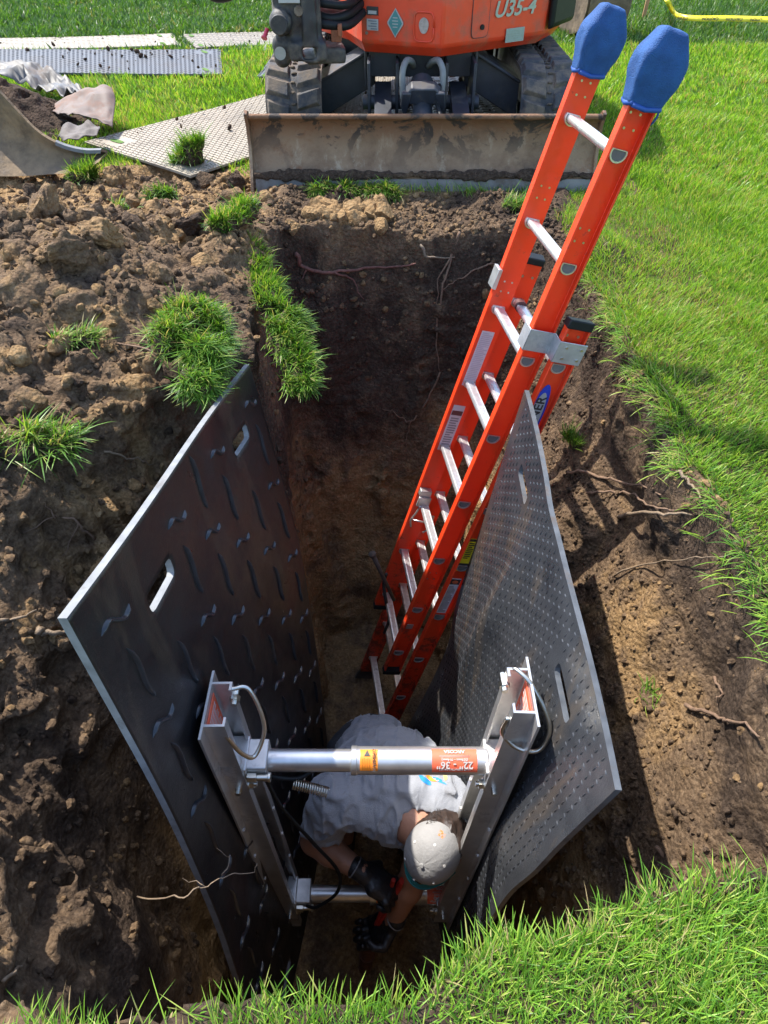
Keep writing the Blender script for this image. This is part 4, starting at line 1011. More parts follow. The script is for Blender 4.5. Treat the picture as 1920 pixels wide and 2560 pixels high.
cloth('tarp', [[(-60, 140, 5.7), (40, 150, 5.65), (120, 172, 5.5), (185, 205, 5.2), (215, 226, 4.95)],
               [(-60, 150, 5.6), (40, 168, 5.5), (110, 195, 5.35), (170, 222, 5.1), (208, 232, 4.9)],
               [(-60, 168, 5.4), (30, 186, 5.3), (95, 214, 5.15), (150, 236, 4.98), (190, 243, 4.8)]], M_TARP, 'wrinkled grey tarp along the back of the dirt pile', 'tarp', .05, 3)
cloth('tarp_flap', [[(118, 262, 4.75), (170, 240, 4.78), (222, 222, 4.8), (262, 208, 4.8), (280, 216, 4.78)],
                    [(128, 276, 4.66), (180, 262, 4.66), (230, 248, 4.68), (270, 240, 4.7), (288, 250, 4.7)],
                    [(150, 284, 4.58), (190, 286, 4.50), (230, 290, 4.52), (262, 296, 4.5), (284, 290, 4.54)],
                    [(170, 288, 4.52), (205, 290, 4.44), (235, 296, 4.42), (265, 308, 4.38), (280, 312, 4.40)]], M_TARP2, 'muddy pinkish brown flap of cloth folded over the right end of the dirt pile', 'tarp', .02, 6)
cloth('tarp_scrap', [[(140, 332, 4.25), (170, 312, 4.3), (215, 308, 4.3), (248, 312, 4.25)], [(150, 345, 4.15), (185, 330, 4.15), (220, 326, 4.17), (250, 324, 4.2)], [(160, 352, 4.08), (190, 346, 4.06), (225, 340, 4.1), (240, 338, 4.1)]], plain('dark_cloth', (.10, .085, .075), .8, var=.3), 'small dark crumpled cloth on the grass right of the scoop', 'cloth', .03, 8)

# ------------------------------------------------------------------ caution tape and stake
M_TAPE = plain('caution_yellow', (.80, .66, .03), .4, var=.05)
def tape():
    pts = [(1655, -40), (1668, 0), (1682, 28), (1700, 41), (1740, 46), (1800, 46), (1860, 47), (1920, 49), (1990, 50)]
    P = smooth_path([onz(u, v, .10 if v > 20 else .25) for u, v in pts], 8)
    m = MB(); tw = np.clip((np.arange(len(P))-14)/10, 0, 1); W_ = np.array([[0, .02, .03]]*len(P))
    up = np.array([[.02*(1-t), .006+.006*t, .010+.010*t] for t in tw]); m.grid([P-up, P+up]); o = m.build('caution_tape', M_TAPE, None, 180)
    so = o.modifiers.new('thickness', 'SOLIDIFY'); so.thickness = .001
    tag(o, 'yellow caution tape sagging low over the lawn at the top right', 'tape')
    for (u, v) in ((1715, 44), (1775, 46), (1835, 47), (1895, 48)):
        p = onz(u, v, .10); text('tape_lettering', 'CAUTION', p+np.array([0, -.012, 0]), (-1, 0, 0), (0, -.3, -.9), .034, M_INK, o, .0006, sx=1.0)
tape()
a = onz(1607, 52, 0); m = MB(); m.box((a[0]+.01, a[1], .27), (.035, .02, .6), Matrix.Rotation(.04, 3, 'Y'))
tag(m.build('wooden_stake', plain('stake_wood', (.36, .20, .09), .7), None, 35, .002), 'thin brown wooden stake driven into the lawn beyond the ladder', 'stake')
# ------------------------------------------------------------------ the two trench panels
def interp_curve(pts, n):
    pts = np.array(pts, float); P = smooth_path(pts, 16); c = np.concatenate([[0], np.cumsum(np.linalg.norm(np.diff(P, axis=0), axis=1))])
    t = np.linspace(0, c[-1], n); return np.stack([np.interp(t, c, P[:, k]) for k in range(3)], 1), c[-1]
class Panel:
    def __init__(s, near, far, bow=None):
        s.nt = 200; s.near, s.Ln = interp_curve(near, s.nt); s.far, s.Lf = interp_curve(far, s.nt); s.bow = bow
    def p(s, a, t):      # a: 0 near edge .. 1 far edge, t: 0 top .. 1 bottom (arrays)
        a = np.asarray(a, float); t = np.clip(np.asarray(t, float), 0, 1); k = t*(s.nt-1)
        f = lambda C: np.stack([np.interp(k, np.arange(s.nt), C[:, j]) for j in range(3)], -1)
        P = f(s.near)*(1-a)[..., None] + f(s.far)*a[..., None]
        if s.bow: P = P + s.bow(a, t)[..., None]*np.array([1, 0, 0])
        return P
    def n(s, a, t, sign):
        e = .004; a = np.asarray(a, float); t = np.asarray(t, float)
        u = s.p(a+e, t)-s.p(a-e, t); v = s.p(a, np.clip(t+e, 0, 1))-s.p(a, np.clip(t-e, 0, 1)); n = np.cross(u, v); n /= np.linalg.norm(n, axis=-1)[..., None]
        return n*np.where(n[..., :1]*sign < 0, -1, 1)
def panel_board(name, PN, sign, slots, th, mats, parent, W=1.2, L=2.2, na=110, nt=190):
    A, T = np.meshgrid(np.linspace(0, 1, na+1), np.linspace(0, 1, nt+1), indexing='ij')
    def sd(a, t):     # distance (m) to slot outlines, negative inside
        d = np.full(np.shape(a), 9.0)
        for (ca, ct, la, lt) in slots:
            x = np.abs((a-ca)*W)-la; y = np.abs((t-ct)*L)-lt; r = .014
            x, y = x+r, y+r; d = np.minimum(d, np.hypot(np.maximum(x, 0), np.maximum(y, 0))+np.minimum(np.maximum(x, y), 0)-r)
        return d
    D = sd(A, T); e = .001
    near = np.abs(D) < .0085
    for _ in range(4):
        D = sd(A, T); gx = (sd(A+e, T)-D)/(e*W); gy = (sd(A, T+e)-D)/(e*L); g2 = gx*gx+gy*gy+1e-9
        A = np.where(near, A-D*gx/g2/W, A); T = np.where(near, T-D*gy/g2/L, T)
    T = np.clip(T, 0, 1); A = np.clip(A, 0, 1)
    F3 = PN.p(A, T); N3 = PN.n(A, T, sign); B3 = F3 - N3*th
    i, j = np.meshgrid(np.arange(na), np.arange(nt), indexing='ij'); w = nt+1
    q = np.stack([i*w+j, (i+1)*w+j, (i+1)*w+j+1, i*w+j+1], -1).reshape(-1, 4)
    ca = A.ravel()[q].mean(1); ct = T.ravel()[q].mean(1); q = q[sd(ca, ct) > .0005]
    n = (na+1)*(nt+1); V = np.vstack([F3.reshape(-1, 3), B3.reshape(-1, 3)])
    fn = fnorm(V, q); q = q if (fn*N3.reshape(-1, 3)[q[:, 0]]).sum() > 0 else q[:, ::-1]
    E = np.concatenate([q[:, [k, (k+1) % 4]] for k in range(4)]); key = np.sort(E, 1); _, inv, cnt = np.unique(key, axis=0, return_inverse=True, return_counts=True)
    bd = E[cnt[inv.ravel()] == 1]; wall = np.stack([bd[:, 1], bd[:, 0], bd[:, 0]+n, bd[:, 1]+n], 1)
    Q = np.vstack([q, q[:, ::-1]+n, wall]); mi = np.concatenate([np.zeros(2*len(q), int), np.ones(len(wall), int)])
    o = npmesh(name, V, Q, mats, parent, None, mi=mi)
    o.data.polygons.foreach_set('use_smooth', np.concatenate([np.ones(2*len(q), bool), np.zeros(len(wall), bool)])); return o
def panel_mat(name, c1, c2, rough, streak, red=None):
    m = NT(name); m.set('Roughness', m.ramp(m.noise(9, 6, .7), [(.3, rough-.08), (.7, rough+.18)])); m.set('Specular IOR Level', .5)
    n = m.noise(3.2, 8, .7, dist=.8); c = m.mix(m.ramp(n, [(.35, 0), (.7, 1)]), c1, c2)
    sm = m.noise(2.6, 5, .6, dist=1.2, stretch=(1, 1.5, .42)); c = m.mix(m.ramp(sm, [(.53, 0), (.60, streak), (.66, 0)]), c, (.11, .08, .05))
    du = m.noise(55, 6, .8); c = m.mix(m.ramp(du, [(.60, 0), (.78, .35)]), c, (.12, .10, .075))
    if red: c = m.mix(m.ramp(m.noise(1.7, 3, .5), [(.56, 0), (.66, red)]), c, (.10, .016, .014))  # red reflection on the board, painted in as soft patches
    m.set('Base Color', c); m.bump(m.noise(160, 4, .7), .0012, .7); return m.m
M_PL = panel_mat('black_board', (.006, .006, .008), (.016, .014, .013), .34, .18, .3)
M_PR = panel_mat('grey_black_board', (.020, .022, .026), (.048, .051, .056), .28, .35)
M_CUT = plain('board_edge_painted_sun', (.17, .175, .18), .6, var=.25, scale=25, dirt=.15)  # same board, edge coloured lighter to imitate sun falling on it
M_CUTD = plain('board_edge_painted_sun_dim', (.07, .075, .08), .55, var=.35, scale=25, dirt=.2)  # right board: sunlight on the edge put into a paler colour
M_TRD = plain('black_tread', (.020, .022, .026), .28, var=.25, scale=30)
PLt = Panel([(-.507, .673, .364), (-.472, .632, -.17), (-.445, .582, -.51), (-.425, .532, -.79), (-.412, .484, -1.006), (-.40, .42, -1.45), (-.39, .36, -1.95)],
            [(-.430, 1.90, .070), (-.356, 1.82, -.40), (-.315, 1.76, -.70), (-.283, 1.68, -1.31), (-.266, 1.60, -1.80), (-.26, 1.55, -2.12)],
            lambda a, t: -.018*np.sin(np.pi*a)*np.sin(np.pi*t) + .004*np.sin(7*a+4*t))
tl = thing('trench_panel', PLt.p(np.array(.5), np.array(1.0)), 'black board with raised bars leaning on the left side of the trench', 'shoring panel', 'boards lining the trench')
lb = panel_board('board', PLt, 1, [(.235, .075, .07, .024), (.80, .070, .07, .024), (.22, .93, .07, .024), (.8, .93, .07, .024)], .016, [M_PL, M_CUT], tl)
def ribs(PN, sign, items, W, L, hgt, wid, name, mat, parent):
    """raised S-shaped bars following the board"""
    Vs, Qs, n = [], [], 0; ns = 12
    prof = [(-1, -.15), (-.62, .85), (0, 1.0), (.62, .85), (1, -.15)]
    for (a0, t0, ang, ln, amp) in items:
        s = np.linspace(-.5, .5, ns); y = amp*np.sin(s*2*pi)*1.0
        dx = s*ln*cos(ang) - y*sin(ang); dy = s*ln*sin(ang) + y*cos(ang)
        gx, gy = np.gradient(dx), np.gradient(dy); g = np.hypot(gx, gy); nx, ny = -gy/g, gx/g
        tap = np.sqrt(np.clip(1-(2*s)**8, .02, 1)); rows = []
        for (w_, h_) in prof:
            a = a0 + (dx+nx*w_*wid*tap)/W; t = t0 + (dy+ny*w_*wid*tap)/L
            if a.min() < .012 or a.max() > .985 or t.min() < .004 or t.max() > .995: rows = None; break
            rows.append(PN.p(a, t) + PN.n(a, t, sign)*(h_*hgt*tap)[:, None])
        if rows is None: continue
        R_ = np.stack(rows, 1); k = len(prof); i, j = np.meshgrid(np.arange(ns-1), np.arange(k-1), indexing='ij')
        q = np.stack([i*k+j, (i+1)*k+j, (i+1)*k+j+1, i*k+j+1], -1).reshape(-1, 4); V = R_.reshape(-1, 3)
        if (fnorm(V, q)*PN.n(np.array([a0]), np.array([t0]), sign)).sum() < 0: q = q[:, ::-1]
        Vs.append(V); Qs.append(q+n); n += len(V)
    return npmesh(name, np.vstack(Vs), np.vstack(Qs), mat, parent, 60)
it = []
for r in range(15):
    for c_ in range(7):
        a = .085 + c_*.140; t = .045 + r*.068
        if (r+c_) % 2: it.append((a, t, R(84), .165, .006))
        else: it.append((a, t, R(8), .105, .013))
it = [q for q in it if not any(abs(q[0]-a) < .11 and abs(q[1]-t) < .05 for a, t in ((.235, .075), (.80, .07), (.22, .93), (.8, .93)))]
join(lb, ribs(PLt, 1, it, 1.2, 2.2, .009, .0048, 'tread_bars', M_TRD, tl))
crease = lambda a, t: -.042*np.exp(-((a-.60-.20*t)/.06)**2)*np.exp(-((t-.32)/.20)**2) + .006*np.sin(np.pi*a)**2*np.sin(2.2*np.pi*t) + .004*np.sin(9*a+3*t)
PRt = Panel([(.440, .575, -.040), (.380, .577, -.315), (.345, .574, -.478), (.318, .596, -.70), (.300, .61, -1.0), (.285, .62, -1.4), (.27, .63, -1.90)],
            [(.430, 1.78, .052), (.362, 1.775, -.50), (.300, 1.765, -.955), (.275, 1.765, -1.32), (.13, 1.735, -1.89), (.06, 1.72, -2.10)], crease)
tr = thing('trench_panel', PRt.p(np.array(.5), np.array(1.0)), 'grey sunlit board with fine diamond bumps on the right side of the trench', 'shoring panel', 'boards lining the trench')
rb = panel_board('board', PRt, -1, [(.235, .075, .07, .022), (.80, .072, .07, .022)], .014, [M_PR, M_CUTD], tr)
it2 = []; st_a, st_t = .0218, .0112
for r in range(87):
    for c_ in range(43):
        a = .035 + c_*st_a; t = .012 + r*st_t
        if any(abs(a-x) < .085 and abs(t-y) < .022 for x, y in ((.235, .075), (.80, .072))): continue
        if (r+c_) % 2: it2.append((a, t, R(90), .020, 0))
        else: it2.append((a, t, R(0), .012, 0))
def studs(PN, sign, items, W, L, name, mat, parent):
    it = np.array([(a, t, ang, ln) for a, t, ang, ln, _ in items]); P = PN.p(it[:, 0], it[:, 1]); N = PN.n(it[:, 0], it[:, 1], sign)
    e = .003; U = PN.p(it[:, 0]+e, it[:, 1])-P; U /= np.linalg.norm(U, axis=1)[:, None]; T = np.cross(N, U)
    D = U*np.cos(it[:, 2])[:, None] + T*np.sin(it[:, 2])[:, None]; S_ = np.cross(N, D); ln = it[:, 3][:, None]; w = .0028
    V = np.stack([P-D*ln/2, P+S_*w-D*ln*.12, P+S_*w+D*ln*.12, P+D*ln/2, P-S_*w+D*ln*.12, P-S_*w-D*ln*.12, P-D*ln*.22+N*.0019, P+D*ln*.22+N*.0019], 1)
    n = len(P); b = (np.arange(n)*8)[:, None]
    T3 = np.vstack([b+np.array(x) for x in ((0, 1, 6), (2, 3, 7), (3, 4, 7), (5, 0, 6))]); Q4 = np.vstack([b+np.array(x) for x in ((1, 2, 7, 6), (4, 5, 6, 7))])
    V = V.reshape(-1, 3)
    if (fnorm(V, T3[:5])*np.repeat(N[:1], 5, 0)).sum() < 0: T3 = T3[:, ::-1]; Q4 = Q4[:, ::-1]
    return npmesh(name, V, [T3, Q4], mat, parent, 40)
join(rb, studs(PRt, -1, it2, 1.2, 2.1, 'tread_studs', M_PR, tr))

# ------------------------------------------------------------------ hydraulic shore
M_AL = plain('mill_aluminium', (.66, .65, .63), .36, metal=.85, var=.14, scale=14, dirt=.08)
M_ALD = plain('scuffed_aluminium', (.52, .51, .49), .42, metal=.8, var=.2, scale=20, dirt=.2)
M_ZN = plain('zinc_bolt', (.62, .60, .52), .3, metal=1.0)
M_RED = plain('red_label', (.75, .13, .06), .5, var=.08, dirt=.06)
M_OLB = plain('orange_label', (.85, .25, .02), .5, var=.05)
M_LW = plain('label_white', (.5, .48, .45), .5)
sh = thing('hydraulic_shore', (0, .87, -1.77), 'aluminium trench shore with two side rails and two hydraulic struts', 'trench shore')
def rail(s, top, bot):
    top, bot = np.array(top), np.array(bot); d = (top-bot); L = np.linalg.norm(d); d /= L
    yv = np.array([0, 1.0, 0]); inn = np.cross(yv, d)*1.0; inn /= np.linalg.norm(inn)
    if inn[0]*s > 0: inn = -inn           # points to the trench middle
    # profile (across y, inward): wide back plate, two webs with lips
    pr = [(-.0925, 0), (.0925, 0), (.0925, .006), (.060, .006), (.060, .056), (.036, .056), (.036, .050), (.054, .050), (.054, .006),
          (-.054, .006), (-.054, .050), (-.036, .050), (-.036, .056), (-.060, .056), (-.060, .006), (-.0925, .006)]
    m = MB(); n = len(pr); a = np.array([bot+yv*p[0]+inn*p[1] for p in pr]); b = a + d*L
    F = [(i, (i+1) % n, n+(i+1) % n, n+i) for i in range(n)]
    caps = [(0, 1, 2, 3), (3, 4, 7, 8), (4, 5, 6, 7), (0, 3, 8, 9), (0, 9, 14, 15), (9, 10, 13, 14), (10, 11, 12, 13)]
    F += caps + [tuple(n+i for i in c)[::-1] for c in caps]; m.add(np.vstack([a, b]), F)
    r = m.build('side_rail', M_AL, sh, 20)
    return r, bot, d, inn, L
RL, bl, dl, il, LL = rail(-1, (-.428, .866, -.225), (-.378, .866, -1.77))
RR, br, dr_, ir, LR = rail(1, (.350, .866, -.165), (.245, .866, -1.72))
def rp(bot, d, inn, z, y=0, o=0): return bot + d*((z-bot[2])/d[2]) + np.array([0, y, 0]) + inn*o
for k, z in enumerate((-.512, -1.585)):
    a = rp(bl, dl, il, z); b = rp(br, dr_, ir, z-.005)
    ax = (b-a)/np.linalg.norm(b-a)
    m = MB(); c = a + ax*.075; Mx = np.array([ax, [0, 1, 0], np.cross(ax, [0, 1, 0])]).T
    m.box(a+ax*.035, (.05, .10, .085), Mx); m.box(a+ax*.082, (.058, .086, .078), Mx)
    blk = m.build('socket_block', M_ALD, sh, 35, .004)
    m = MB(); m.cyl(a+ax*.10, a+ax*.36, .0295, 40); cy = m.build('strut_piston', M_AL, sh, 35)
    m = MB(); s0, s1 = a+ax*.335, b-ax*.05
    m.cyl(s0, s1, .0365, 48); m.cyl(s0-ax*.004, s0+ax*.012, .038, 40); sl_ = m.build('strut_sleeve', M_AL, sh, 35, .0015)
    m = MB(); m.box(b-ax*.035, (.05, .10, .06), Mx); m.build('socket_block', M_ALD, sh, 35, .004)
    up = np.cross(ax, [0, 1, 0]); up = up if up[2] > 0 else -up; ny = np.array([0, -1.0, 0])
    def wrap(u0, u1, a0, a1, mat, nm, r=.0373):
        g = MB(); P_ = []
        for u in (u0, u1): P_.append([a+ax*u + r*(ny*cos(q)+up*sin(q)) for q in np.linspace(a0, a1, 14)])
        g.grid(P_); o = g.build(nm, mat, sl_, 180); return o
    wl_ = wrap(.355, .402, R(20), R(112), M_OLB, 'warning_label')
    rl_ = wrap(.545, .665, R(14), R(116), M_RED, 'range_label')
    def on(u, q, r=.0378): return a+ax*u + r*(ny*cos(q)+up*sin(q)), -ny*sin(q)+up*cos(q)
    # lettering reads from the far side, so it is upside down for the camera
    for s_, u, q, sz in (('22” - 36”', .605, R(48), .026), ('(559mm – 914mm)', .605, R(68), .009), ('UNIT OPERATING RANGE', .605, R(30), .007), ('ARCOSA', .605, R(100), .014)):
        p, tn = on(u, q); text('label_lettering', s_, p+(ny*cos(q)+up*sin(q))*.0012, -ax, -tn, sz, M_LW, rl_, .0004)
    p, tn = on(.392, R(64)); text('label_lettering', 'WARNING', p+(ny*cos(R(64))+up*sin(R(64)))*.0015, tn, -ax if False else ax*1.0, .012, M_INK, wl_, .0004)
    g = MB()
    for i in range(5):
        for q0, q1 in ((R(30), R(70)),): g.tube([on(.361+i*.005, q, .0376)[0] for q in np.linspace(q0, q1+R(4)*(i % 2), 8)], .0006, 4)
    p = on(.372, R(92), .0377)[0]; g.build('small_print', plain('label_brown', (.25, .07, .01), .6), wl_, 180)
    g = MB(); pc, tn = on(.374, R(93), .0378); nn = ny*cos(R(93))+up*sin(R(93)); g.prism([(-.008, -.008), (.008, -.008), (0, .009)], pc-nn*.0005, ax, tn, nn, .0012); g.build('hazard_mark', M_INK, wl_, 35)
    g = MB()
    for i in range(3): g.tube([on(u, R(78)+R(3)*i, .0377)[0] for u in (.565, .645)], .0004, 4)
    g.build('small_print', M_LW, rl_, 180)
    # coupling and bolts
    m = MB(); c0 = a+ax*.06+ny*.052+up*.01; m.cyl(c0, c0+ax*.025, .013, 6); m.cyl(c0+ax*.025, c0+ax*.055, .009, 16); m.cyl(c0+ax*.055, c0+ax*.062, .013, 16); m.build('quick_coupler', M_ZN, sh, 35, .001)
    for (bb, dd, ii, zz) in ((bl, dl, il, z-.045), (br, dr_, ir, z-.05)):
        m = MB(); p = rp(bb, dd, ii, zz, -.045, .056); m.cyl(p, p+ii*.014, .013, 6); m.cyl(p+ii*.014, p+ii*.022, .007, 12); m.cyl(p, p+ii*.003, .017, 20)
        m.cyl(rp(bb, dd, ii, zz, -.075, .03), rp(bb, dd, ii, zz, -.02, .03), .008, 12); m.build('bolt', M_ZN, sh, 35)
# wire handles
for (bb, dd, ii, zt) in ((bl, dl, il, -.235), (br, dr_, ir, -.175)):
    p = lambda z, y, o: rp(bb, dd, ii, z, y, o); m = MB()
    if ii[0] > 0: path = [p(zt, .045, .05), p(zt-.012, .05, .095), p(zt-.10, .0, .125), p(zt-.155, -.05, .10), p(zt-.12, -.062, .075), p(zt-.06, -.058, .055), p(zt-.02, -.05, .04)]
    else: path = [p(zt-.0, .062, .045), p(zt+.012, .05, .03), p(zt+.0, .01, -.005), p(zt-.06, -.05, -.045), p(zt-.12, -.08, -.03), p(zt-.135, -.07, .02), p(zt-.10, -.05, .06), p(zt-.03, -.05, .06)]
    m.tube(smooth_path(path, 8), .0055, 12); m.build('wire_handle', M_ZN, sh, 180)
    m = MB(); q = p(zt-.03, .048, .058); m.cyl(q+[0, .02, 0], q-[0, .03, 0], .008, 10); m.cyl(q-[0, .005, 0], q-[0, .018, 0], .0135, 6); m.build('bolt', M_ZN, sh, 35)
    m = MB(); c0 = p(zt-.075, .0, .008); Mr = np.array([[0, 1, 0], dd, ii]).T; m.box(c0, (.085, .13, .0016), Mr); lb_ = m.build('rail_label', M_RED, RL if bb is bl else RR, 35)
    g = MB()
    for i in range(8): g.box(c0+ii*.0015+dd*(.045-i*.012), (.06-.02*(i % 3 == 2), .003, .0008), Mr)
    g.build('small_print', M_LW, lb_, 35)
for z in (-.78, -.98, -1.18, -1.38):
    for bb, dd, ii in ((bl, dl, il), (br, dr_, ir)):
        for y in (-.078, .045):
            m = MB(); p = rp(bb, dd, ii, z+.05*(y > 0), y, .006 if y < -.06 else .056); m.cyl(p, p+ii*.004, .0055, 12); m.build('rivet', M_LW, sh, 35)
m = MB(); Mr = np.array([[0, 1, 0], dl, il]).T; m.box(rp(bl, dl, il, -.74, -.01, .008), (.03, .05, .002), Mr); m.build('rail_label', M_RED, RL, 35)
# pressure hoses and the spring guard
a0 = rp(bl, dl, il, -.545, -.03, .10); a1 = rp(bl, dl, il, -1.56, -.05, .10)
m = MB(); m.tube(smooth_path([rp(bl, dl, il, -.535, .01, .26), rp(bl, dl, il, -.55, -.035, .19), a0, rp(bl, dl, il, -.64, .0, .085), rp(bl, dl, il, -.85, .01, .10), rp(bl, dl, il, -1.1, .0, .17), rp(bl, dl, il, -1.30, -.02, .235), rp(bl, dl, il, -1.45, -.04, .22), rp(bl, dl, il, -1.54, -.06, .14), a1], 10), .006, 12)
m.build('hose', M_BLK, sh, 180)
m = MB(); s0, s1 = rp(bl, dl, il, -.552, -.05, .175), rp(bl, dl, il, -.585, -.055, .265); nt_ = 15; u_ = (s1-s0); L_ = np.linalg.norm(u_); u_ /= L_; e1 = np.cross(u_, [0, 1, 0]); e1 /= np.linalg.norm(e1); e2 = np.cross(u_, e1)
m.tube([s0+u_*L_*t + (e1*cos(t*nt_*2*pi)+e2*sin(t*nt_*2*pi))*.0135 + np.array([0, 0, -.012*t*t]) for t in np.linspace(0, 1, nt_*14)], .0019, 6); m.build('spring_guard', M_ZN, sh, 180)

# ------------------------------------------------------------------ extension ladder (pose measured from rung spacing of 0.3048 m)
LP = np.array([.6009, 1.9170, .6849]); LD = np.array([-.25104, -.04937, -.96672]); LW = np.array([-.14629, .98883, -.02844]); LD /= np.linalg.norm(LD)
LW -= LD*(LW@LD); LW /= np.linalg.norm(LW); LN = np.cross(LW, LD); LN = LN if LN[0] > 0 else -LN
lad = thing('extension_ladder', LP+LD*2.85, 'orange two section extension ladder with blue padded tops standing in the pit', 'ladder')
def fiberglass():
    m = NT('orange_fiberglass'); n = m.noise(8, 6, .65); f = m.noise(200, 3, .6, stretch=(1, 1, .05))
    c = m.mix(m.ramp(n, [(.3, 0), (.7, 1)]), (.74, .052, .012), (.82, .072, .017)); c = m.mix(m.ramp(m.noise(30, 7, .8), [(.60, 0), (.74, .55)]), c, (.20, .075, .04))
    sp = m.node('ShaderNodeSeparateXYZ'); m.l.new(m.pos(), sp.inputs[0]); low = m.ramp(m.math('MULTIPLY', sp.outputs[2], -.5), [(.35, 0), (1.0, 1)])
    mud = m.ramp(m.math('ADD', m.noise(16, 8, .8), m.math('MULTIPLY', low, .16)), [(.60, 0), (.68, .85)]); c = m.mix(mud, c, (.07, .048, .03))
    m.set('Base Color', c); m.set('Roughness', m.math('ADD', m.math('MULTIPLY', mud, .4), m.ramp(m.noise(40, 6), [(.3, .28), (.7, .5)]))); m.bump(f, .0008, .5)
    tr = m.node('ShaderNodeBsdfTranslucent'); tr.inputs[0].default_value = (.9, .05, .01, 1); mx = m.node('ShaderNodeMixShader'); mx.inputs[0].default_value = .22
    m.l.new(m.b.outputs[0], mx.inputs[1]); m.l.new(tr.outputs[0], mx.inputs[2]); m.l.new(mx.outputs[0], m.out.inputs[0]); return m.m
M_FG = fiberglass()
M_RUNG = plain('rung_aluminium', (.70, .70, .69), .38, metal=.75, var=.15, scale=60, dirt=.14, dirtcol=(.06, .045, .035))
M_PLUG = plain('rung_bore', (.13, .125, .12), .8)
M_BLUE = NT('blue_foam'); M_BLUE.set('Base Color', M_BLUE.mix(M_BLUE.ramp(M_BLUE.noise(25, 5), [(.35, 0), (.7, 1)]), (.005, .05, .18), (.011, .078, .25))); M_BLUE.set('Roughness', .75)
M_BLUE.bump(M_BLUE.noise(420, 2, .5), .004, .9); M_BLUE = M_BLUE.m
def lp(d, n, w): return LP + LD*d + LN*n + LW*w
def ladder_rail(name, d0, d1, n0, w0, side, web=.078, fl=.028, t=.0035):
    """C channel: web in the D-N plane at w0, flanges pointing away from the rungs"""
    h = web/2; s = side
    pr = [(-h, 0), (h, 0), (h, fl), (h-.006, fl+.001), (h-.006, fl-.003), (h-t, fl-.004), (h-t, t), (-h+t, t), (-h+t, fl-.004), (-h+.006, fl-.003), (-h+.006, fl+.001), (-h, fl)]
    m = MB(); n = len(pr); a = np.array([lp(d0, n0+p[0], w0+s*p[1]) for p in pr]); b = a + LD*(d1-d0)
    F = [(i, (i+1) % n, n+(i+1) % n, n+i) for i in range(n)]; caps = [(0, 1, 6, 7), (1, 2, 5, 6), (2, 3, 4, 5), (7, 8, 11, 0), (8, 9, 10, 11)]
    F += caps + [tuple(n+i for i in c)[::-1] for c in caps]; m.add(np.vstack([a, b]), F); return m.build(name, M_FG, lad, 30, .0012)
WF, WB = .3424, .440; NB, DB, WB0 = .082, .591, -.048
ladder_rail('fly_rail', -.22, 2.26, 0, 0, -1); ladder_rail('fly_rail', -.22, 2.235, 0, WF, 1)
ladder_rail('base_rail', .44, 2.86, NB, WB0, -1); ladder_rail('base_rail', .44, 2.86, NB, WB0+WB, 1)
def dshape(r=.0185, n=20):    # D-shaped: flat tread up the slope
    return [(r*cos(a)*1.05, (r*1.0*sin(a)) if sin(a) < 0 else r*.42*min(1, sin(a)*2.2)) for a in np.linspace(0, 2*pi, n, endpoint=False)]
def rung(d, n, w0, w1):
    m = MB(); n_ = 26; P = []
    pr = dshape(.0175, n_)
    # local axes: a along LN, b against LD (tread faces up the ladder)
    rings = []
    for w in np.linspace(w0, w1, 3): rings.append([lp(d - (p[1]+(.0010 if (k % 2 and p[1] > .006) else 0)), n+p[0], w) for k, p in enumerate(pr)])
    g = [r+[r[0]] for r in rings]; m.grid(g); r_ = m.build('rung', M_RUNG, lad, 30)
    for w, s in ((w0, -1), (w1, 1)):
        m = MB(); pr2 = dshape(.0245, 28); pr3 = dshape(.019, 28)
        # outer bezel on the web's outside face and ferrule on the inside
        for off, dep in ((0.0045*s, .003*s), (-.0005*s, -.007*s)):
            A1 = [lp(d-p[1]*1.0, n+p[0], w+off) for p in pr2]; A2 = [lp(d-p[1]*.94, n+p[0]*.94, w+off+dep) for p in pr2]; A3 = [lp(d-p[1], n+p[0], w+off+dep) for p in pr3]; A4 = [lp(d-p[1]*.97, n+p[0]*.97, w+off-dep*.4) for p in pr3]
            m.grid([A1+A1[:1], A2+A2[:1], A3+A3[:1], A4+A4[:1]])
        m.build('ferrule', M_AL, r_, 40)
        m = MB(); pr3 = dshape(.0182, 28); m.add([lp(d-p[1], n+p[0], w+.0046*s) for p in pr3], [tuple(range(28))])
        m.build('end_plug', M_PLUG, r_, 35)
for i in range(8): rung(i*.3048, 0, -.002, WF+.002)
for i in range(8): rung(DB+i*.3048, NB, WB0-.002, WB0+WB+.002)
# rivet groups
for d in (-.17, -.10, .10+.0, .72): 
    pass
for (d, nn, w, s) in [(dd, 0, ww, ss) for dd in (-.075, .215, .53) for ww, ss in ((0, -1), (WF, 1))] + [(1.62, 0, 0, -1), (1.52, 0, WF, 1)]:
    for a in (-.018, .018):
        for b in (-.014, .014):
            if True:
                m = MB(); p = lp(d+a+(.015 if b > 0 else 0)*0, nn+b, w + (.0036*s)); m.cyl(p, p+LW*s*.002, .0032, 10)
                q = lp(d+a, nn+b, w); m.cyl(q, q-LW*s*.002, .0032, 10); m.build('rivet', M_ZN, lad, 35)
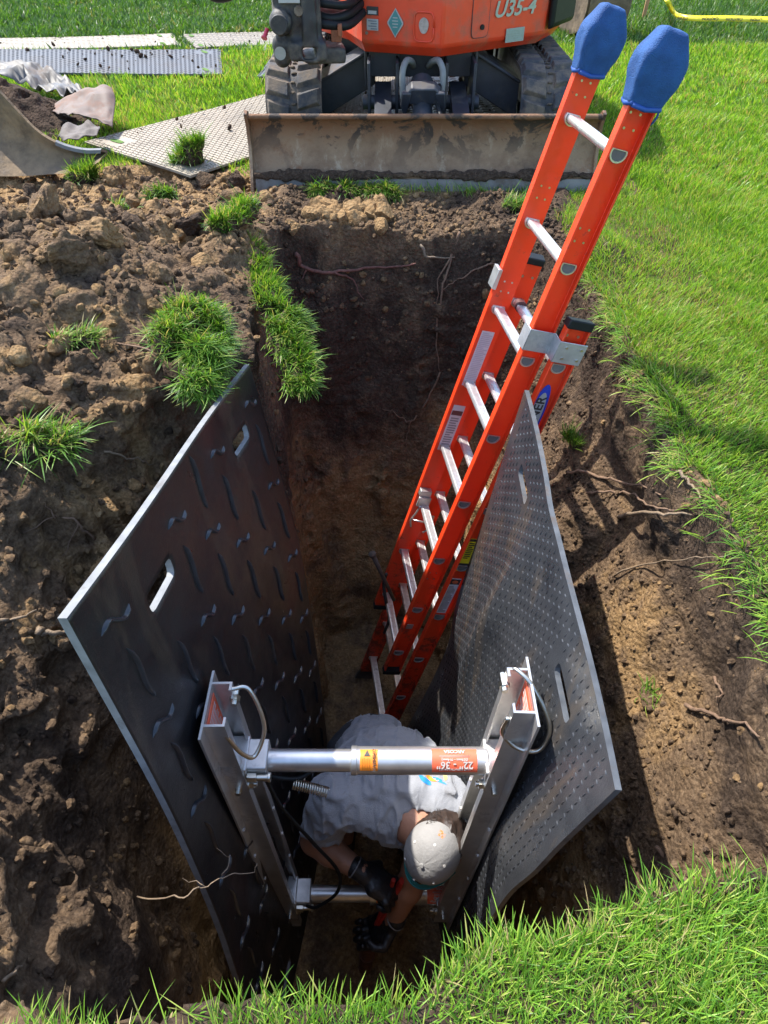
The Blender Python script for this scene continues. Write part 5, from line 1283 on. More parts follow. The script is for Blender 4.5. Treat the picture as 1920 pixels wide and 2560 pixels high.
# blue padded end covers
def mitt(w, s):
    c = lp(-.115, 0, w+s*.012); lo = lp(-.31, 0, w+s*.012)
    S = Sdf(np.minimum(lo, c)-.10, np.maximum(lo, c)+.10, .0058)
    X, Y, Z = S.X-c[0], S.Y-c[1], S.Z-c[2]; dd = -(X*LD[0]+Y*LD[1]+Z*LD[2]); nn = X*LN[0]+Y*LN[1]+Z*LN[2]; ww = X*LW[0]+Y*LW[1]+Z*LW[2]
    hn = .046 + .015*sstep(.0, .075, dd) - .027*sstep(.09, .165, dd); hw = .029 + .008*sstep(.0, .07, dd) - .012*sstep(.10, .165, dd)
    r = .011; qa, qb, qc = np.abs(nn+.0)-(hn-r), np.abs(ww)-(hw-r), np.abs(dd-.076)-(.083-r)
    S.f = (np.sqrt(np.maximum(qa, 0)**2+np.maximum(qb, 0)**2+np.maximum(qc, 0)**2)+np.minimum(np.maximum.reduce([qa, qb, qc]), 0)-r).astype(np.float32)
    S.f += (noise3(S.sh, S.h, S.o, .03, 3)*.0022 + noise3(S.sh, S.h, S.o, .012, 4)*.001).astype(np.float32)
    o = S.mesh('end_cover', M_BLUE, lad); 
    m = MB(); loop = [(-1, -1), (1, -1), (1, 1), (-1, 1), (-1, -1)]
    m.tube([lp(-.113+.004*np.sin(k*2.1), a*.042, w+s*.012+b*.0285) for k, (a, b) in enumerate([(-.9, -1), (0, -1.04), (.9, -1), (1.03, 0), (.9, 1), (0, 1.04), (-.9, 1), (-1.03, 0), (-.9, -1)])], .006, 8)
    m.build('cover_hem', plain('blue_strap', (.01, .06, .26), .6), o, 180)
    if s < 0:
        m = MB(); m.tube(smooth_path([lp(-.125, .034, w-.02), lp(-.11, .046, w-.026), lp(-.09, .048, w-.02), lp(-.075, .043, w-.012)], 5), .0055, 8, sq=.5); m.build('strap_end', plain('blue_strap2', (.01, .06, .26), .6), o, 180)
mitt(0, -1); mitt(WF, 1)
# guide brackets near the top of the base section, black caps
m = MB(); p0, p1 = -.048-.036, .11
def strap(d0, d1, n0, n1, w, s, nm='guide_bracket', mat=None):
    m = MB(); m.hexa([lp(d0, n0, w), lp(d1, n0, w), lp(d1, n1, w), lp(d0, n1, w), lp(d0, n0, w+s*.003), lp(d1, n0, w+s*.003), lp(d1, n1, w+s*.003), lp(d0, n1, w+s*.003)]); return m
ms = strap(.495, .565, -.046, .040, -.032, -1)
for q in (strap(.495, .565, .036, .130, -.079, -1),): ms.v += q.v; ms.f += [[i+ms.n for i in f] for f in q.f]; ms.m += q.m; ms.n += q.n
ms.hexa([lp(.495, .036, -.032), lp(.565, .036, -.032), lp(.565, .040, -.032), lp(.495, .040, -.032), lp(.495, .036, -.082), lp(.565, .036, -.082), lp(.565, .040, -.082), lp(.495, .040, -.082)])
ms.hexa([lp(.495, -.046, -.035), lp(.565, -.046, -.035), lp(.565, -.042, -.035), lp(.495, -.042, -.035), lp(.495, -.046, .02), lp(.565, -.046, .02), lp(.565, -.042, .02), lp(.495, -.042, .02)])
gb = ms.build('guide_bracket', plain('bracket_aluminium', (.45, .45, .46), .45, metal=.7, var=.15, dirt=.15), lad, 25, .0015)
for d, n in ((.512, .065), (.548, .065), (.512, .115), (.548, .115)):
    m = MB(); p = lp(d, n, -.082); m.cyl(p, p-LW*.003, .004, 10); m.build('rivet', M_ZN, gb, 35)
m = MB(); m.hexa([lp(.47, -.046, WF+.03), lp(.54, -.046, WF+.03), lp(.54, -.042, WF-.02), lp(.47, -.042, WF-.02), lp(.47, -.058, WF+.03), lp(.54, -.058, WF+.03), lp(.54, -.056, WF-.02), lp(.47, -.056, WF-.02)])
m.build('guide_bracket', M_ALD, lad, 25, .0015)
for w, s in ((WB0, -1), (WB0+WB, 1)):
    m = MB(); m.hexa([lp(.455, NB-.041, w+s*.031), lp(.455, NB+.041, w+s*.031), lp(.455, NB+.041, w-s*.008), lp(.455, NB-.041, w-s*.008), lp(.425, NB-.041, w+s*.031), lp(.425, NB+.041, w+s*.031), lp(.432, NB+.041, w-s*.008), lp(.432, NB-.041, w-s*.008)])
    m.box(lp(.45, NB+.0, w-s*.006), (.008, .008, .008)); m.build('rail_cap', M_BLK, lad, 30, .004)
    for n in (-.018, .02):
        m = MB(); p = lp(.485, NB+n, w+s*.0036); m.cyl(p, p+LW*s*.003, .0045, 10); q = lp(.50, NB+n, w); m.cyl(q, q-LW*s*.003, .0045, 10); m.build('rivet', M_ZN, lad, 35)
for w, s, d in ((0, -1, 2.262), (WF, 1, 2.237)):
    m = MB(); m.hexa([lp(d-.012, -.041, w+s*.031), lp(d-.012, .041, w+s*.031), lp(d-.012, .041, w-s*.006), lp(d-.012, -.041, w-s*.006), lp(d+.015, -.041, w+s*.031), lp(d+.015, .041, w+s*.031), lp(d+.015, .041, w-s*.006), lp(d+.015, -.041, w-s*.006)])
    m.build('fly_shoe', M_BLK, lad, 30, .003)
# feet
for w, s in ((WB0, -1), (WB0+WB, 1)):
    m = MB(); m.prism([(-.05, -.02), (.05, -.02), (.045, .02), (.012, .09), (-.012, .09), (-.045, .02)], lp(2.93, NB, w+s*.012), LN, -LD, LW, .02); m.build('ladder_foot', plain('muddy_foot', (.06, .045, .035), .8, var=.4), lad, 30, .003)
# stickers on the rails
def sticker(d0, d1, n0, n1, w, s, mat, nm):
    m = MB(); m.hexa([lp(d0, n0, w), lp(d1, n0, w), lp(d1, n1, w), lp(d0, n1, w), lp(d0, n0, w+s*.0008), lp(d1, n0, w+s*.0008), lp(d1, n1, w+s*.0008), lp(d0, n1, w+s*.0008)]); return m.build(nm, mat, lad, 30)
def prints(d0, d1, n0, n1, w, s, rows, parent, mat, seed=1, heavy=False):
    g = random.Random(seed); m = MB(); dn = (n1-n0)
    for i in range(rows):
        d = d0+(d1-d0)*(i+.5)/rows; h = (d1-d0)/rows*(.26 if not heavy else .4); a = n0+dn*.08; b = n1-dn*(.08+.35*(g.random() < .25)*g.random())
        if heavy and g.random() < .25: continue
        m.hexa([lp(d-h, a, w), lp(d+h, a, w), lp(d+h, b, w), lp(d-h, b, w), lp(d-h, a, w+s*.0006), lp(d+h, a, w+s*.0006), lp(d+h, b, w+s*.0006), lp(d-h, b, w+s*.0006)])
    return m.build('small_print', mat, parent, 30)
M_SIL = plain('silver_sticker', (.55, .46, .47), .5, var=.06); M_GINK = plain('grey_ink', (.22, .18, .19), .5); M_PNK = plain('pink_ink', (.42, .33, .36), .5)
M_YEL = plain('yellow_sticker', (.80, .70, .02), .45, var=.05); M_LBL = plain('white_blue_label', (.65, .67, .72), .45)
s1 = sticker(.70, .93, -.026, .022, WF-.0005, -1, M_SIL, 'instruction_sticker'); prints(.705, .925, -.026, .022, WF-.0014, -1, 30, s1, M_PNK)
s2 = sticker(1.02, 1.24, -.026, .022, WF-.0005, -1, M_SIL, 'pictogram_sticker'); prints(1.075, 1.235, -.022, .018, WF-.0014, -1, 14, s2, M_GINK, 4)
m = MB(); m.hexa([lp(1.045, -.024, WF-.0014), lp(1.066, -.024, WF-.0014), lp(1.066, .020, WF-.0014), lp(1.045, .020, WF-.0014), lp(1.045, -.024, WF-.002), lp(1.066, -.024, WF-.002), lp(1.066, .020, WF-.002), lp(1.045, .020, WF-.002)]); m.build('dark_band', plain('maroon_band', (.12, .03, .03), .5), s2, 30)
WO = WB0-.0037
s3 = sticker(1.35, 1.53, NB-.022, NB+.022, WO, -1, M_YEL, 'yellow_sticker'); prints(1.37, 1.46, NB-.018, NB+.012, WO-.0009, -1, 9, s3, M_INK, 6)
for d0, d1 in ((1.352, 1.364), (1.485, 1.525)):
    m = MB(); m.hexa([lp(d0, NB-.021, WO-.0009), lp(d1, NB-.021, WO-.0009), lp(d1, NB+.021, WO-.0009), lp(d0, NB+.021, WO-.0009), lp(d0, NB-.021, WO-.0015), lp(d1, NB-.021, WO-.0015), lp(d1, NB+.021, WO-.0015), lp(d0, NB+.021, WO-.0015)]); m.build('black_band', M_INK, s3, 30)
s4 = sticker(1.575, 1.79, NB-.022, NB+.022, WO, -1, M_LBL, 'white_instruction_label'); prints(1.62, 1.785, NB-.019, NB+.019, WO-.0009, -1, 22, s4, M_GINK, 8)
m = MB(); m.hexa([lp(1.58, NB-.021, WO-.0009), lp(1.61, NB-.021, WO-.0009), lp(1.61, NB+.021, WO-.0009), lp(1.58, NB+.021, WO-.0009), lp(1.58, NB-.021, WO-.0015), lp(1.61, NB-.021, WO-.0015), lp(1.61, NB+.021, WO-.0015), lp(1.58, NB+.021, WO-.0015)]); bnd = m.build('black_band', M_INK, s4, 30)
m = MB(); m.prism([(.013*cos(a), .009*sin(a)) for a in np.linspace(0, 2*pi, 20, endpoint=False)], lp(1.595, NB, WO-.0016), LN, LD, -LW, .0008); m.build('danger_oval', plain('danger_red', (.65, .15, .06), .5), bnd, 30)
# maker's oval on the base rail
def oval(a, b, mat, off, nm, par=lad):
    m = MB(); m.prism([(a*cos(t), b*sin(t)) for t in np.linspace(0, 2*pi, 48, endpoint=False)], lp(.80, NB, WO-off), LN, LD, -LW, .0008); return m.build(nm, mat, par, 30)
ov = oval(.029, .142, plain('logo_blue', (.015, .05, .42), .4), 0, 'logo_oval')
oval(.0225, .112, M_WHT, .0009, 'logo_field', ov)
tx = text('logo_lettering', 'WERNER', lp(.80, NB, WO-.0020), -LD, -LN, .043, M_INK, ov, .0004, sx=1.12)
# rung lock, pulley, tied rope
M_LOCK = M_ALD
m = MB(); c = lp(1.46, -.012, WF-.012); m.box(c, (.05, .03, .03), np.array([LN, LW, LD]).T); m.box(lp(1.50, -.01, WF-.03), (.055, .012, .05), np.array([LN, LW, LD]).T); m.build('rung_lock', M_LOCK, lad, 30, .002)
m = MB(); m.tube(smooth_path([lp(1.52, -.02, WF-.035), lp(1.56, -.03, WF-.04), lp(1.60, -.04, WF-.04), lp(1.64, -.03, WF-.04)], 5), .004, 8); m.tube([lp(1.52, .0, WF-.035), lp(1.57, .015, WF-.05), lp(1.61, .035, WF-.055)], .004, 8); m.tube([lp(1.60, -.03, WF-.04), lp(1.60, .03, WF-.05)], .004, 8)
m.tube([lp(1.56, .012, WF-.05), lp(1.56, .05, WF-.05), lp(1.63, .055, WF-.05), lp(1.66, .03, WF-.05)], .0045, 8); m.build('lock_arm', M_AL, lad, 180)
m = MB(); m.hexa([lp(.555, .02, .02), lp(.62, .045, .02), lp(.66, .03, .02), lp(.58, -.0, .02), lp(.555, .02, .06), lp(.62, .045, .06), lp(.66, .03, .06), lp(.58, -.0, .06)]); m.build('rung_hook', plain('dark_hook', (.10, .10, .10), .5, metal=.5), lad, 30, .004)
m = MB(); m.cyl(lp(DB, NB, WF-.0), lp(DB, NB, WF+.03), .0205, 20); m.build('rung_sleeve', plain('maroon_rubber', (.07, .02, .02), .6), lad, 30)
m = MB(); m.box(lp(1.95, 0, .0-.004), (.03, .004, .03), np.array([LN, LW, LD]).T); m.build('pulley_plate', M_LOCK, lad, 30, .001)
m = MB(); m.tube(smooth_path([lp(1.95, -.06, .30), lp(2.03, -.05, .31), lp(2.12, -.02, .28), lp(2.22, .02, .26), lp(2.35, .03, .27)], 8), .008, 8); m.build('rope', plain('black_rope', (.03, .028, .026), .9), lad, 180)
# steel bar pushed into the far wall beside the ladder
a = at(932, 1388, 3.05); b = at(985, 1500, 3.25); m = MB(); m.tube([a, (a*2+b)/3, b], [.012, .009, .009], 10); m.cyl(a, a+(a-b)/np.linalg.norm(a-b)*.012, .017, 14)
tag(m.build('digging_bar', plain('muddy_bar', (.06, .05, .045), .7, dirt=.4), None, 180), 'muddy steel bar leaning in the pit left of the ladder foot', 'bar')
# ------------------------------------------------------------------ the worker
M_SKIN = plain('skin', (.34, .165, .10), .5, var=.08, scale=25, bump=.0012)
def shirt_mat():
    m = NT('grey_shirt'); n = m.noise(14, 5); c = m.mix(m.ramp(n, [(.3, 0), (.7, 1)]), (.24, .25, .275), (.29, .30, .325)); c = m.mix(m.ramp(m.noise(7, 7, .75), [(.58, 0), (.72, .55)]), c, (.12, .10, .085)); m.set('Base Color', c); m.set('Roughness', .9); m.set('Specular IOR Level', .15)
    m.b.inputs['Sheen Weight'].default_value = .2
    m.bump(m.math('ADD', m.noise(380, 2, .5), m.math('MULTIPLY', m.noise(9, 3, .5, dist=1.2, stretch=(1.6, .8, 2.0)), 4.0)), .006, .5); return m.m
M_SHIRT = shirt_mat(); M_PANT = plain('dark_trousers', (.030, .032, .038), .85, var=.25); M_GLV = plain('black_glove', (.016, .016, .018), .38, var=.3, bump=.002)
M_CUFF = plain('pale_cuff', (.20, .20, .21), .6); M_HAIR = NT('dark_hair'); M_HAIR.set('Base Color', M_HAIR.ramp(M_HAIR.noise(120, 3, .6, stretch=(1, .2, 1)), [(.3, (.012, .008, .006)), (.7, (.045, .026, .018))])); M_HAIR.set('Roughness', .45); M_HAIR = M_HAIR.m
M_CAP = plain('grey_cap', (.25, .243, .235), .9, var=.05, bump=.0015); M_BRIM = plain('teal_brim', (.01, .14, .15), .8, var=.1)
pers = thing('person', (-.04, 1.42, -2.18), 'worker in grey T-shirt and grey cap bending down at the bottom of the trench', 'person')
V3 = np.array
pel = V3((-.05, 1.40, -1.50)); abd = V3((-.035, 1.26, -1.37)); chs = V3((.005, 1.13, -1.18)); uch = V3((.03, 1.02, -1.13))
shR = V3((-.165, 1.01, -1.11)); elR = V3((-.250, .965, -1.33)); wrR = V3((-.085, .870, -1.355)); haR = V3((-.012, .832, -1.385))
shL = V3((.195, .99, -1.08)); elL = V3((.115, .875, -1.36)); wrL = V3((.035, .785, -1.62)); haL = V3((-.022, .785, -1.72))
nek = V3((.095, .93, -1.10)); hed = V3((.165, .84, -1.06))
hf = V3((-.42, -.40, -.82)); hf /= np.linalg.norm(hf); hu = V3((-.22, -.45, .86)); hu -= hf*(hu@hf); hu /= np.linalg.norm(hu); hr = np.cross(hf, hu)
def torso(S, e=0.0):
    k = .05
    S.f = S.cone(pel, abd, .135+e, .13+e, ((0, 0, 1), 1.12)); S.u(S.cone(abd, chs, .13+e, .145+e, ((0, 0, 1), 1.15)), k); S.u(S.cone(chs, uch, .145+e, .12+e, ((0, 0, 1), 1.2)), k)
    S.u(S.cone(chs+[-.07, .0, -.02], chs+[.10, .0, -.01], .115+e, .12+e), .06)
    S.u(S.cone(uch, shR, .09+e, .072+e), .05); S.u(S.cone(uch, shL, .09+e, .072+e), .05)
S = Sdf((-.42, .56, -2.2), (.42, 1.66, -.90), .0095); torso(S)
hipR, hipL = pel+[-.09, .0, -.03], pel+[.09, .0, -.03]; knR, knL = V3((-.17, 1.27, -1.78)), V3((.10, 1.25, -1.78)); anR, anL = V3((-.18, 1.40, -2.12)), V3((.11, 1.38, -2.12))
for a, b, c in ((hipR, knR, anR), (hipL, knL, anL)):
    S.u(S.cone(a, b, .095, .062), .03); S.u(S.cone(b, c, .06, .042), .02); S.u(S.cone(c, c+[0, -.13, -.03], .04, .035), .02)
for a, b, c in ((shR, elR, wrR), (shL, elL, wrL)):
    S.u(S.cone(a, b, .064, .050), .03); mid = b+(c-b)*.35; S.u(S.cone(b, mid, .049, .050), .02); S.u(S.cone(mid, c, .050, .033), .02); S.u(S.cone(c, c+(c-b)*.06, .033, .030), .01)
S.u(S.cone(uch, nek, .075, .062), .03); S.u(S.cone(nek, hed, .060, .065), .02)
S.u(S.ell(hed, (.077, .098, .105), (hr, hf, hu)), .015)
S.u(S.ell(hed+hf*.045-hu*.065, (.055, .055, .055), (hr, hf, hu)), .02)          # jaw
S.u(S.cone(hed+hf*.09+hu*.005, hed+hf*.118-hu*.03, .010, .015), .01)            # nose
S.u(S.ell(hed+hf*.097-hu*.058, (.026, .010, .009), (hr, hf, hu)), .006)         # mouth
for s in (-1, 1):
    S.u(S.ell(hed+hr*s*.078-hu*.01-hf*.005, (.010, .020, .032), (hr, hf, hu)), .004)
    S.f = np.maximum(S.f, -(S.ell(hed+hr*s*.032+hf*.106+hu*.008, (.017, .012, .010), (hr, hf, hu))))
S.mesh('body', M_SKIN, pers)
for s in (-1, 1):
    m = MB(); V, F = clod_shape(1, 3, 0); m.add(V/np.array([1, .85, .7])*.012+hed+hr*s*.032+hf*.088+hu*.008, F.tolist()); m.build('eye', plain('eye_white', (.7, .7, .68), .2), pers, 180)
# trousers, boots
S = Sdf((-.35, 1.05, -2.2), (.30, 1.66, -1.20), .011)
S.f = S.cone(pel+[-.01, .03, -.02], abd+[0, .08, -.04], .128, .10, ((0, 0, 1), 1.12))
for a, b, c in ((hipR, knR, anR), (hipL, knL, anL)): S.u(S.cone(a, b, .108, .080), .03); S.u(S.cone(b, c, .078, .062), .02)
S.f = S.f + noise3(S.sh, S.h, S.o, .07, 4)*.008 + noise3(S.sh, S.h, S.o, .035, 5)*.005; S.mesh('trousers', M_PANT, pers)
for c in (anR, anL):
    S = Sdf(c-[.09, .25, .10], c+[.09, .10, .10], .010); S.f = S.cone(c+[0, 0, .04], c, .056, .055); S.u(S.cone(c+[0, .02, -.03], c+[0, -.15, -.045], .05, .042, ((0, 0, 1), 1.2)), .03); S.mesh('boot', plain('muddy_boot', (.06, .045, .032), .8, var=.4), pers)
# T-shirt with short sleeves
S = Sdf((-.36, .74, -1.50), (.38, 1.56, -.90), .0072); torso(S, .013)
S.u(S.cone(shR, shR+(elR-shR)*.80, .078, .072), .045); S.u(S.cone(shL, shL+(elL-shL)*.80, .083, .076), .045)
S.u(S.cone(uch, uch+(nek-uch)*.55, .088, .078), .03)
ridge = lambda x: 1-np.abs(x)*2
n1 = noise3(S.sh, S.h, S.o, .085, 21, (1.6, .8, 1)); n2 = noise3(S.sh, S.h, S.o, .05, 22, (.7, 2.0, 1)); n3 = noise3(S.sh, S.h, S.o, .028, 23, (1, 1, 1))
# folds radiating in the sleeve and under the arm
dxs = np.sqrt((S.X-shR[0])**2+(S.Y-shR[1])**2+(S.Z-shR[2])**2)
ax_ = (elR-shR)/np.linalg.norm(elR-shR); tt = (S.X-shR[0])*ax_[0]+(S.Y-shR[1])*ax_[1]+(S.Z-shR[2])*ax_[2]
S.f = S.f + n1*.013 - np.clip(1-np.abs(n2)*3.2, 0, 1)*.014 + n3*.002 + .0045*np.sin(tt*110+n1*5)*np.exp(-(dxs/.16)**2)
# open the sleeves, waist and neck
def cutp(S, p, n, k=.0): n = V3(n)/np.linalg.norm(n); return (S.X-p[0])*n[0]+(S.Y-p[1])*n[1]+(S.Z-p[2])*n[2]
sR = shR+(elR-shR)*.66; sL = shL+(elL-shL)*.66
bodyR = S.cone(elR, wrR, .058, .045); bodyR = np.minimum(bodyR, S.cone(shR+(elR-shR)*.5, elR, .060, .056)); bodyR = np.minimum(bodyR, S.cone(shL+(elL-shL)*.5, elL, .060, .056))
farm = np.where(dxs < .45, 1, 1)
cR = cutp(S, sR, elR-shR); cL = cutp(S, sL, elL-shL)
nearR = S.cone(sR, elR, .12, .12); nearL = S.cone(sL, elL, .12, .12)
S.f = np.where((cR > 0) & (nearR < 0), np.maximum(S.f, cR), S.f); S.f = np.where((cL > 0) & (nearL < 0), np.maximum(S.f, cL), S.f)
S.f = np.maximum(S.f, -bodyR)
S.f = np.maximum(S.f, -(S.cone(nek-(nek-uch)*.1, hed, .066, .09)))
S.f = np.maximum(S.f, cutp(S, pel+[-.0, .10, -.02], pel-abd))
sh_o = S.mesh('t_shirt', M_SHIRT, pers)
for (c, dd) in ((sR, elR-shR),):
    d_ = dd/np.linalg.norm(dd); e1 = np.cross(d_, [0, 1, 0]); e1 /= np.linalg.norm(e1); e2 = np.cross(d_, e1)
# shirt back print: orange and blue strokes, draped on the shirt
dg = bpy.context.evaluated_depsgraph_get()
Vs = np.zeros(len(sh_o.data.vertices)*3); sh_o.data.vertices.foreach_get('co', Vs); Vs = Vs.reshape(-1, 3)+origin(pers)
ST_ = BVHTree.FromPolygons([Vector(v) for v in Vs], [list(p.vertices) for p in sh_o.data.polygons])
def on_shirt(u, v, e=.0015):
    L, N, i, d = ST_.ray_cast(Vector(CAM), Vector(ray(u, v)))
    if L is None: return None
    N = np.array(N); r_ = ray(u, v); N = N if N@r_ < 0 else -N
    return np.array(L)+N*e
def stroke(px, wid, mat, nm='print_stroke'):
    P = smooth_path([(u, v, 0) for u, v in px], 6)[:, :2]; T = np.gradient(P, axis=0); T /= np.linalg.norm(T, axis=1)[:, None]; Nn = np.stack([-T[:, 1], T[:, 0]], 1)
    wv = wid*np.sin(np.linspace(.15, pi-.1, len(P)))
    rows = [[on_shirt(*(p+n_*w_*k)) for p, n_, w_ in zip(P, Nn, wv)] for k in (-1, 0, 1)]
    if any(q is None for r_ in rows for q in r_): return
    m = MB(); m.grid(rows); m.build(nm, mat, sh_o, 180)
M_PB = plain('print_blue', (.02, .22, .62), .6); M_PO = plain('print_orange', (.85, .30, .04), .6); M_PY = plain('print_yellow', (.75, .55, .15), .6)
stroke([(1046, 1932), (1056, 1946), (1072, 1958), (1078, 1963)], 6, M_PB); stroke([(1062, 1932), (1072, 1944), (1084, 1950), (1098, 1952)], 5, M_PO)
stroke([(1080, 1944), (1096, 1950), (1116, 1962)], 4, M_PB); stroke([(1108, 1934), (1114, 1944), (1112, 1952)], 5, M_PY)
# gloves with five fingers each
def glove(wr, ha, grip, nrm, name='glove', mir=1):
    """palm from wrist wr to knuckles, fingers closed round an axis grip (direction) lying under the palm (nrm points to it)"""
    ax = ha-wr; ax /= np.linalg.norm(ax); nrm = V3(nrm, float); nrm -= ax*(nrm@ax); nrm /= np.linalg.norm(nrm); sd = np.cross(ax, nrm)*mir
    g = 1.18; c = ha; S = Sdf(c-.16, c+.16, .0044)
    S.f = S.cone(wr-ax*.02, wr+ax*.015, .037, .032); S.u(S.cone(wr+ax*.01, ha-ax*.01*g, .032, .034*g, (nrm, 1.35)), .02)
    kn = ha+ax*.030*g
    for off in (-.026, 0, .024): S.u(S.cone(ha-ax*.02+sd*off*g, kn+sd*off*g, .022*g, .016*g), .012)
    for i, off in enumerate((-.036, -.0122, .0122, .035)):
        ln = (.038, .043, .041, .033)[i]*g; r = (.0112, .0116, .011, .0098)[i]*g
        k0 = kn+sd*off*g+ax*.003-nrm*.004; k1 = k0+(ax*.66+nrm*.76)*ln; k2 = k1+(nrm*.95-ax*.35)*ln*.72; k3 = k2+(-ax*.92-nrm*.05)*ln*.55
        S.u(S.cone(k0, k0, r*1.2, r*1.2), .004); S.u(S.cone(k0, k1, r*1.08, r), .003); S.u(S.cone(k1, k2, r, r*.95), .002); S.u(S.cone(k2, k3, r*.95, r*.85), .002)
    t0 = wr+ax*.03-sd*.028*g; t1 = t0+(ax*.5-sd*.75+nrm*.5)*.045*g; t2 = t1+(ax*.55+nrm*.8+sd*.25)*.032*g; t3 = t2+(sd*.7+nrm*.35+ax*.2)*.026*g
    S.u(S.cone(t0, t1, .017*g, .0135*g), .012); S.u(S.cone(t1, t2, .0135*g, .012*g), .003); S.u(S.cone(t2, t3, .012*g, .0105*g), .003)
    S.f = S.f + (noise3(S.sh, S.h, S.o, .016, 3)*.0014).astype(np.float32)
    o = S.mesh(name, M_GLV, pers)
    m = MB(); m.tube([wr-ax*.021+(sd*cos(q)+nrm*sin(q))*.0375 for q in np.linspace(0, 2*pi, 20)], .0026, 6); m.build('cuff_edge', M_CUFF, o, 180)
glove(wrR, haR, None, (.1, -.25, -1), mir=-1)
glove(wrL, haL, None, (-.7, -.1, -.45), mir=1)
# tattoo on the forearm: dark inked bands and shapes draped on the skin near the elbow
bo = [o for o in pers.children if o.name.startswith('body')][0]
Vs = np.zeros(len(bo.data.vertices)*3); bo.data.vertices.foreach_get('co', Vs); Vs = Vs.reshape(-1, 3)+origin(pers)
ST_ = BVHTree.FromPolygons([Vector(v) for v in Vs], [list(p.vertices) for p in bo.data.polygons]); _sh = sh_o; sh_o = bo
M_TAT = plain('tattoo_ink', (.075, .055, .055), .6, var=.5, scale=200)
for px, w in (([(796, 2075), (806, 2088), (822, 2093)], 4), ([(806, 2070), (818, 2076), (828, 2070)], 3.5), ([(812, 2100), (826, 2100), (838, 2090)], 3.5), ([(838, 2072), (842, 2084), (836, 2096)], 3), ([(800, 2096), (812, 2106), (824, 2110)], 2.5)): stroke(px, w, M_TAT, 'tattoo')
sh_o = _sh
# hair
S = Sdf(hed-.17, hed+.17, .006); S.f = S.ell(hed-hf*.016+hu*.002, (.084, .098, .104), (hr, hf, hu)); S.f = np.maximum(S.f, cutp(S, hed+hf*.03, hf)); S.f = np.maximum(S.f, cutp(S, hed+hu*.05, hu))
S.u(S.cone(hed-hf*.065-hu*.03, hed-hf*.055-hu*.085, .052, .036), .03)
S.u(S.cone(hed+hr*.07-hu*.03, hed+hr*.066-hu*.055+hf*.015, .014, .010), .01); S.u(S.cone(hed-hr*.07-hu*.03, hed-hr*.066-hu*.055+hf*.015, .014, .010), .01)
S.f = S.f + noise3(S.sh, S.h, S.o, .02, 5, (.6, 2, 1))*.006 + noise3(S.sh, S.h, S.o, .013, 6, (.6, 2, 1))*.003
S.mesh('hair', M_HAIR, pers)
hg = Blades(); hrng = np.random.default_rng(5); nb = 420
base = hed - hf*.075 + hr*hrng.uniform(-.06, .06, nb)[:, None] + hu*hrng.uniform(-.08, .045, nb)[:, None] - hf*hrng.uniform(-.015, .02, nb)[:, None]
upv = -hf*.8 + hu*hrng.uniform(-.4, .5, nb)[:, None] + hr*hrng.uniform(-.7, .7, nb)[:, None]; upv /= np.linalg.norm(upv, axis=1)[:, None]
hg.add(*blades(base, hrng.uniform(.015, .03, nb), np.full(nb, .0016), hrng.uniform(0, 6.28, nb), hrng.uniform(0, .4, nb), hrng.uniform(.3, 1.4, nb), hrng, 4, upv)); hg.build('loose_hair', M_HAIR, pers)
# cap: six panels, button, eyelets, brim, patches
m = MB(); nlat, nlon = 14, 48; rows = []
cc = hed + hu*.028 - hf*.006
for i in range(nlat+1):
    th_ = (i/nlat)*R(88); row = []
    for k in range(nlon+1):
        ph = 2*pi*k/nlon; seam = 1-.012*np.exp(-((((ph+R(30)) % R(60))-R(30))/.05)**2)
        rr = sin(th_)**.86; row.append(cc + (hr*cos(ph)*.089 + hf*sin(ph)*.104)*rr*seam + hu*(.098*cos(th_)**.9*seam-.006) - hf*.004*cos(th_))
    rows.append(row)
m.grid(rows); rows = [[p-hu*.002-(V3(p)-cc)*.02 for p in r_] for r_ in rows]; m.grid(rows, flip=True)
cap = m.build('cap', M_CAP, pers, 180)
m = MB(); top_ = cc+hu*.094-hf*.004; m.cyl(top_-hu*.006, top_+hu*.003, .007, 14); m.build('cap_button', M_CAP, cap, 35, .001)
for k in range(6):
    ph = R(30)+k*R(60); th_ = R(42); p = cc+(hr*cos(ph)*.090+hf*sin(ph)*.105)*sin(th_)**.86+hu*(.099*cos(th_)**.9-.006); n_ = (p-cc)/np.linalg.norm(p-cc)
    m = MB(); m.cyl(p-n_*.003, p+n_*.0016, .0042, 12); m.build('eyelet', M_LW, cap, 35)
m = MB(); rows = []
for e, t_ in ((0, 1), (-.004, -1)):
    rows = []
    for i in range(9):
        f_ = i/8; row = []
        for k in range(25):
            q = (k/24-.5)*R(150); x = sin(q)*(.086+.006*f_); y = cos(q)*.100 + f_*.068*cos(q*1.0)**.8; row.append(cc + hr*x + hf*y + hu*(-.012-.030*(sin(q)**2)*(.6+.6*f_)-.008*f_+e))
        rows.append(row)
    m.grid(rows, flip=t_ < 0)
    if t_ > 0: edge = rows[-1]
m.tube(edge, .0028, 8); m.build('brim', M_BRIM, cap, 60)
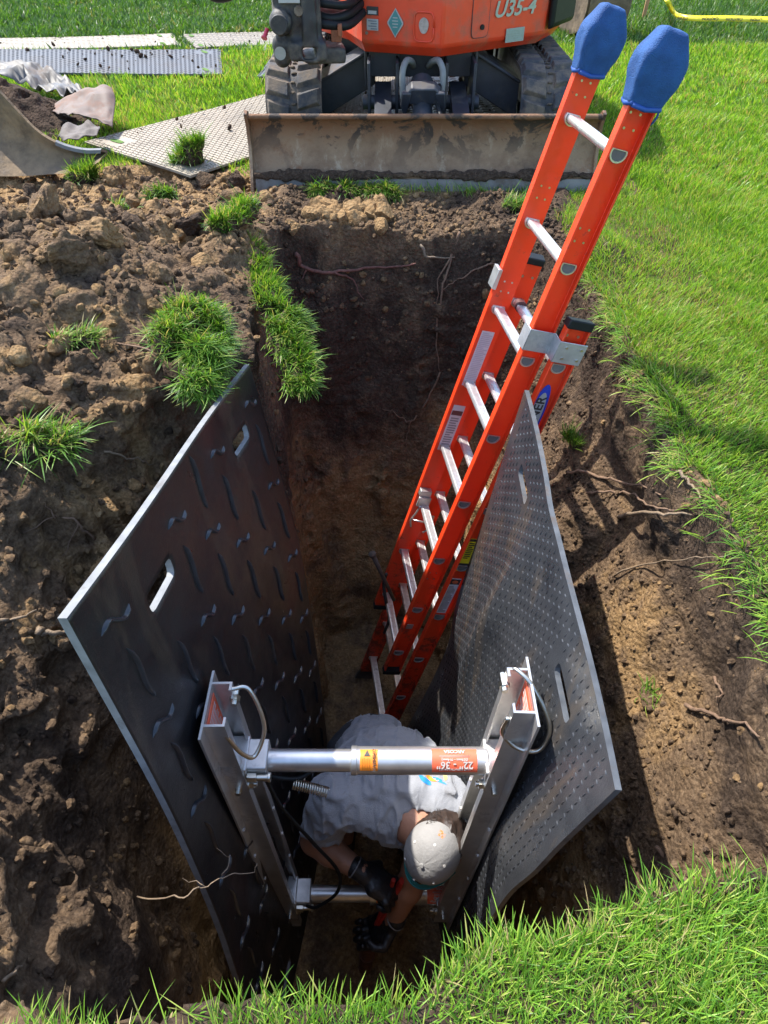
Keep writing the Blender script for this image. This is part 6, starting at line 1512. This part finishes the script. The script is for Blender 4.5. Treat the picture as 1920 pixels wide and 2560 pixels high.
def capspot(ph, th_, w, h, mat, nm, seed=1):
    g = random.Random(seed); rows = []
    for i in range(5):
        row = []
        for k in range(7):
            a = ph+(k/6-.5)*w; b = th_+(i/4-.5)*h; row.append(cc+(hr*cos(a)*.0905+hf*sin(a)*.1055)*sin(b)**.86+hu*(.0995*cos(b)**.9-.006))
        rows.append(row)
    m = MB(); m.grid(rows); m.build(nm, mat, cap, 180)
M_PAT = NT('orange_patch'); M_PAT.set('Base Color', M_PAT.ramp(M_PAT.noise(160, 2, .5), [(.42, (.25, .243, .235)), (.5, (.62, .22, .05)), (.62, (.25, .08, .03))])); M_PAT = M_PAT.m
capspot(R(-90), R(66), .28, .22, M_PAT, 'back_patch'); capspot(R(96), R(60), .42, .40, M_PAT, 'front_patch')

# ------------------------------------------------------------------ wrench and the pipe they work on
M_RH = plain('red_handle', (.42, .03, .02), .4, var=.15, dirt=.2)
wt = thing('pipe_wrench', (-.05, .775, -1.85), 'red handled pipe wrench held in black gloved hands', 'wrench')
h0 = V3((.062, .835, -1.35)); h1 = V3((-.050, .775, -1.80)); ax = (h1-h0)/np.linalg.norm(h1-h0)
m = MB(); m.tube([h0, h0+ax*.04, h0+ax*.15, h1], [.013, .016, .013, .018], 14, sq=.65); hd = m.build('handle', M_RH, wt, 60)
m = MB(); e = np.cross(ax, [0, 1, 0]); e /= np.linalg.norm(e); m.prism([(-.02, 0), (.022, 0), (.03, .05), (.055, .085), (.02, .09), (-.012, .06)], h1-[0, .012, 0], e, ax, [0, 1, 0], .024); m.build('jaw', plain('wrench_steel', (.14, .13, .12), .45, metal=.8), wt, 30, .002)
m = MB(); m.tube([h0-ax*.0-e*.03, h0+ax*.1-e*.02, h1-e*.004-ax*.02], .008, 10); m.build('hook_jaw', M_RH, wt, 60)
pb0, pb1 = V3((-.06, .775, -1.88)), V3((-.085, .76, -2.25)); m = MB(); m.cyl(pb0, pb1, .028, 24); m.cyl(pb0-[0, 0, .0], pb0+(pb1-pb0)*.12, .034, 8); m.cyl(pb0+(pb1-pb0)*.35, pb0+(pb1-pb0)*.42, .032, 24)
tag(m.build('riser_pipe', plain('rusty_pipe', (.16, .07, .045), .8, var=.4, scale=30), None, 35), 'rusty riser pipe rising from the trench floor under the wrench', 'pipe')
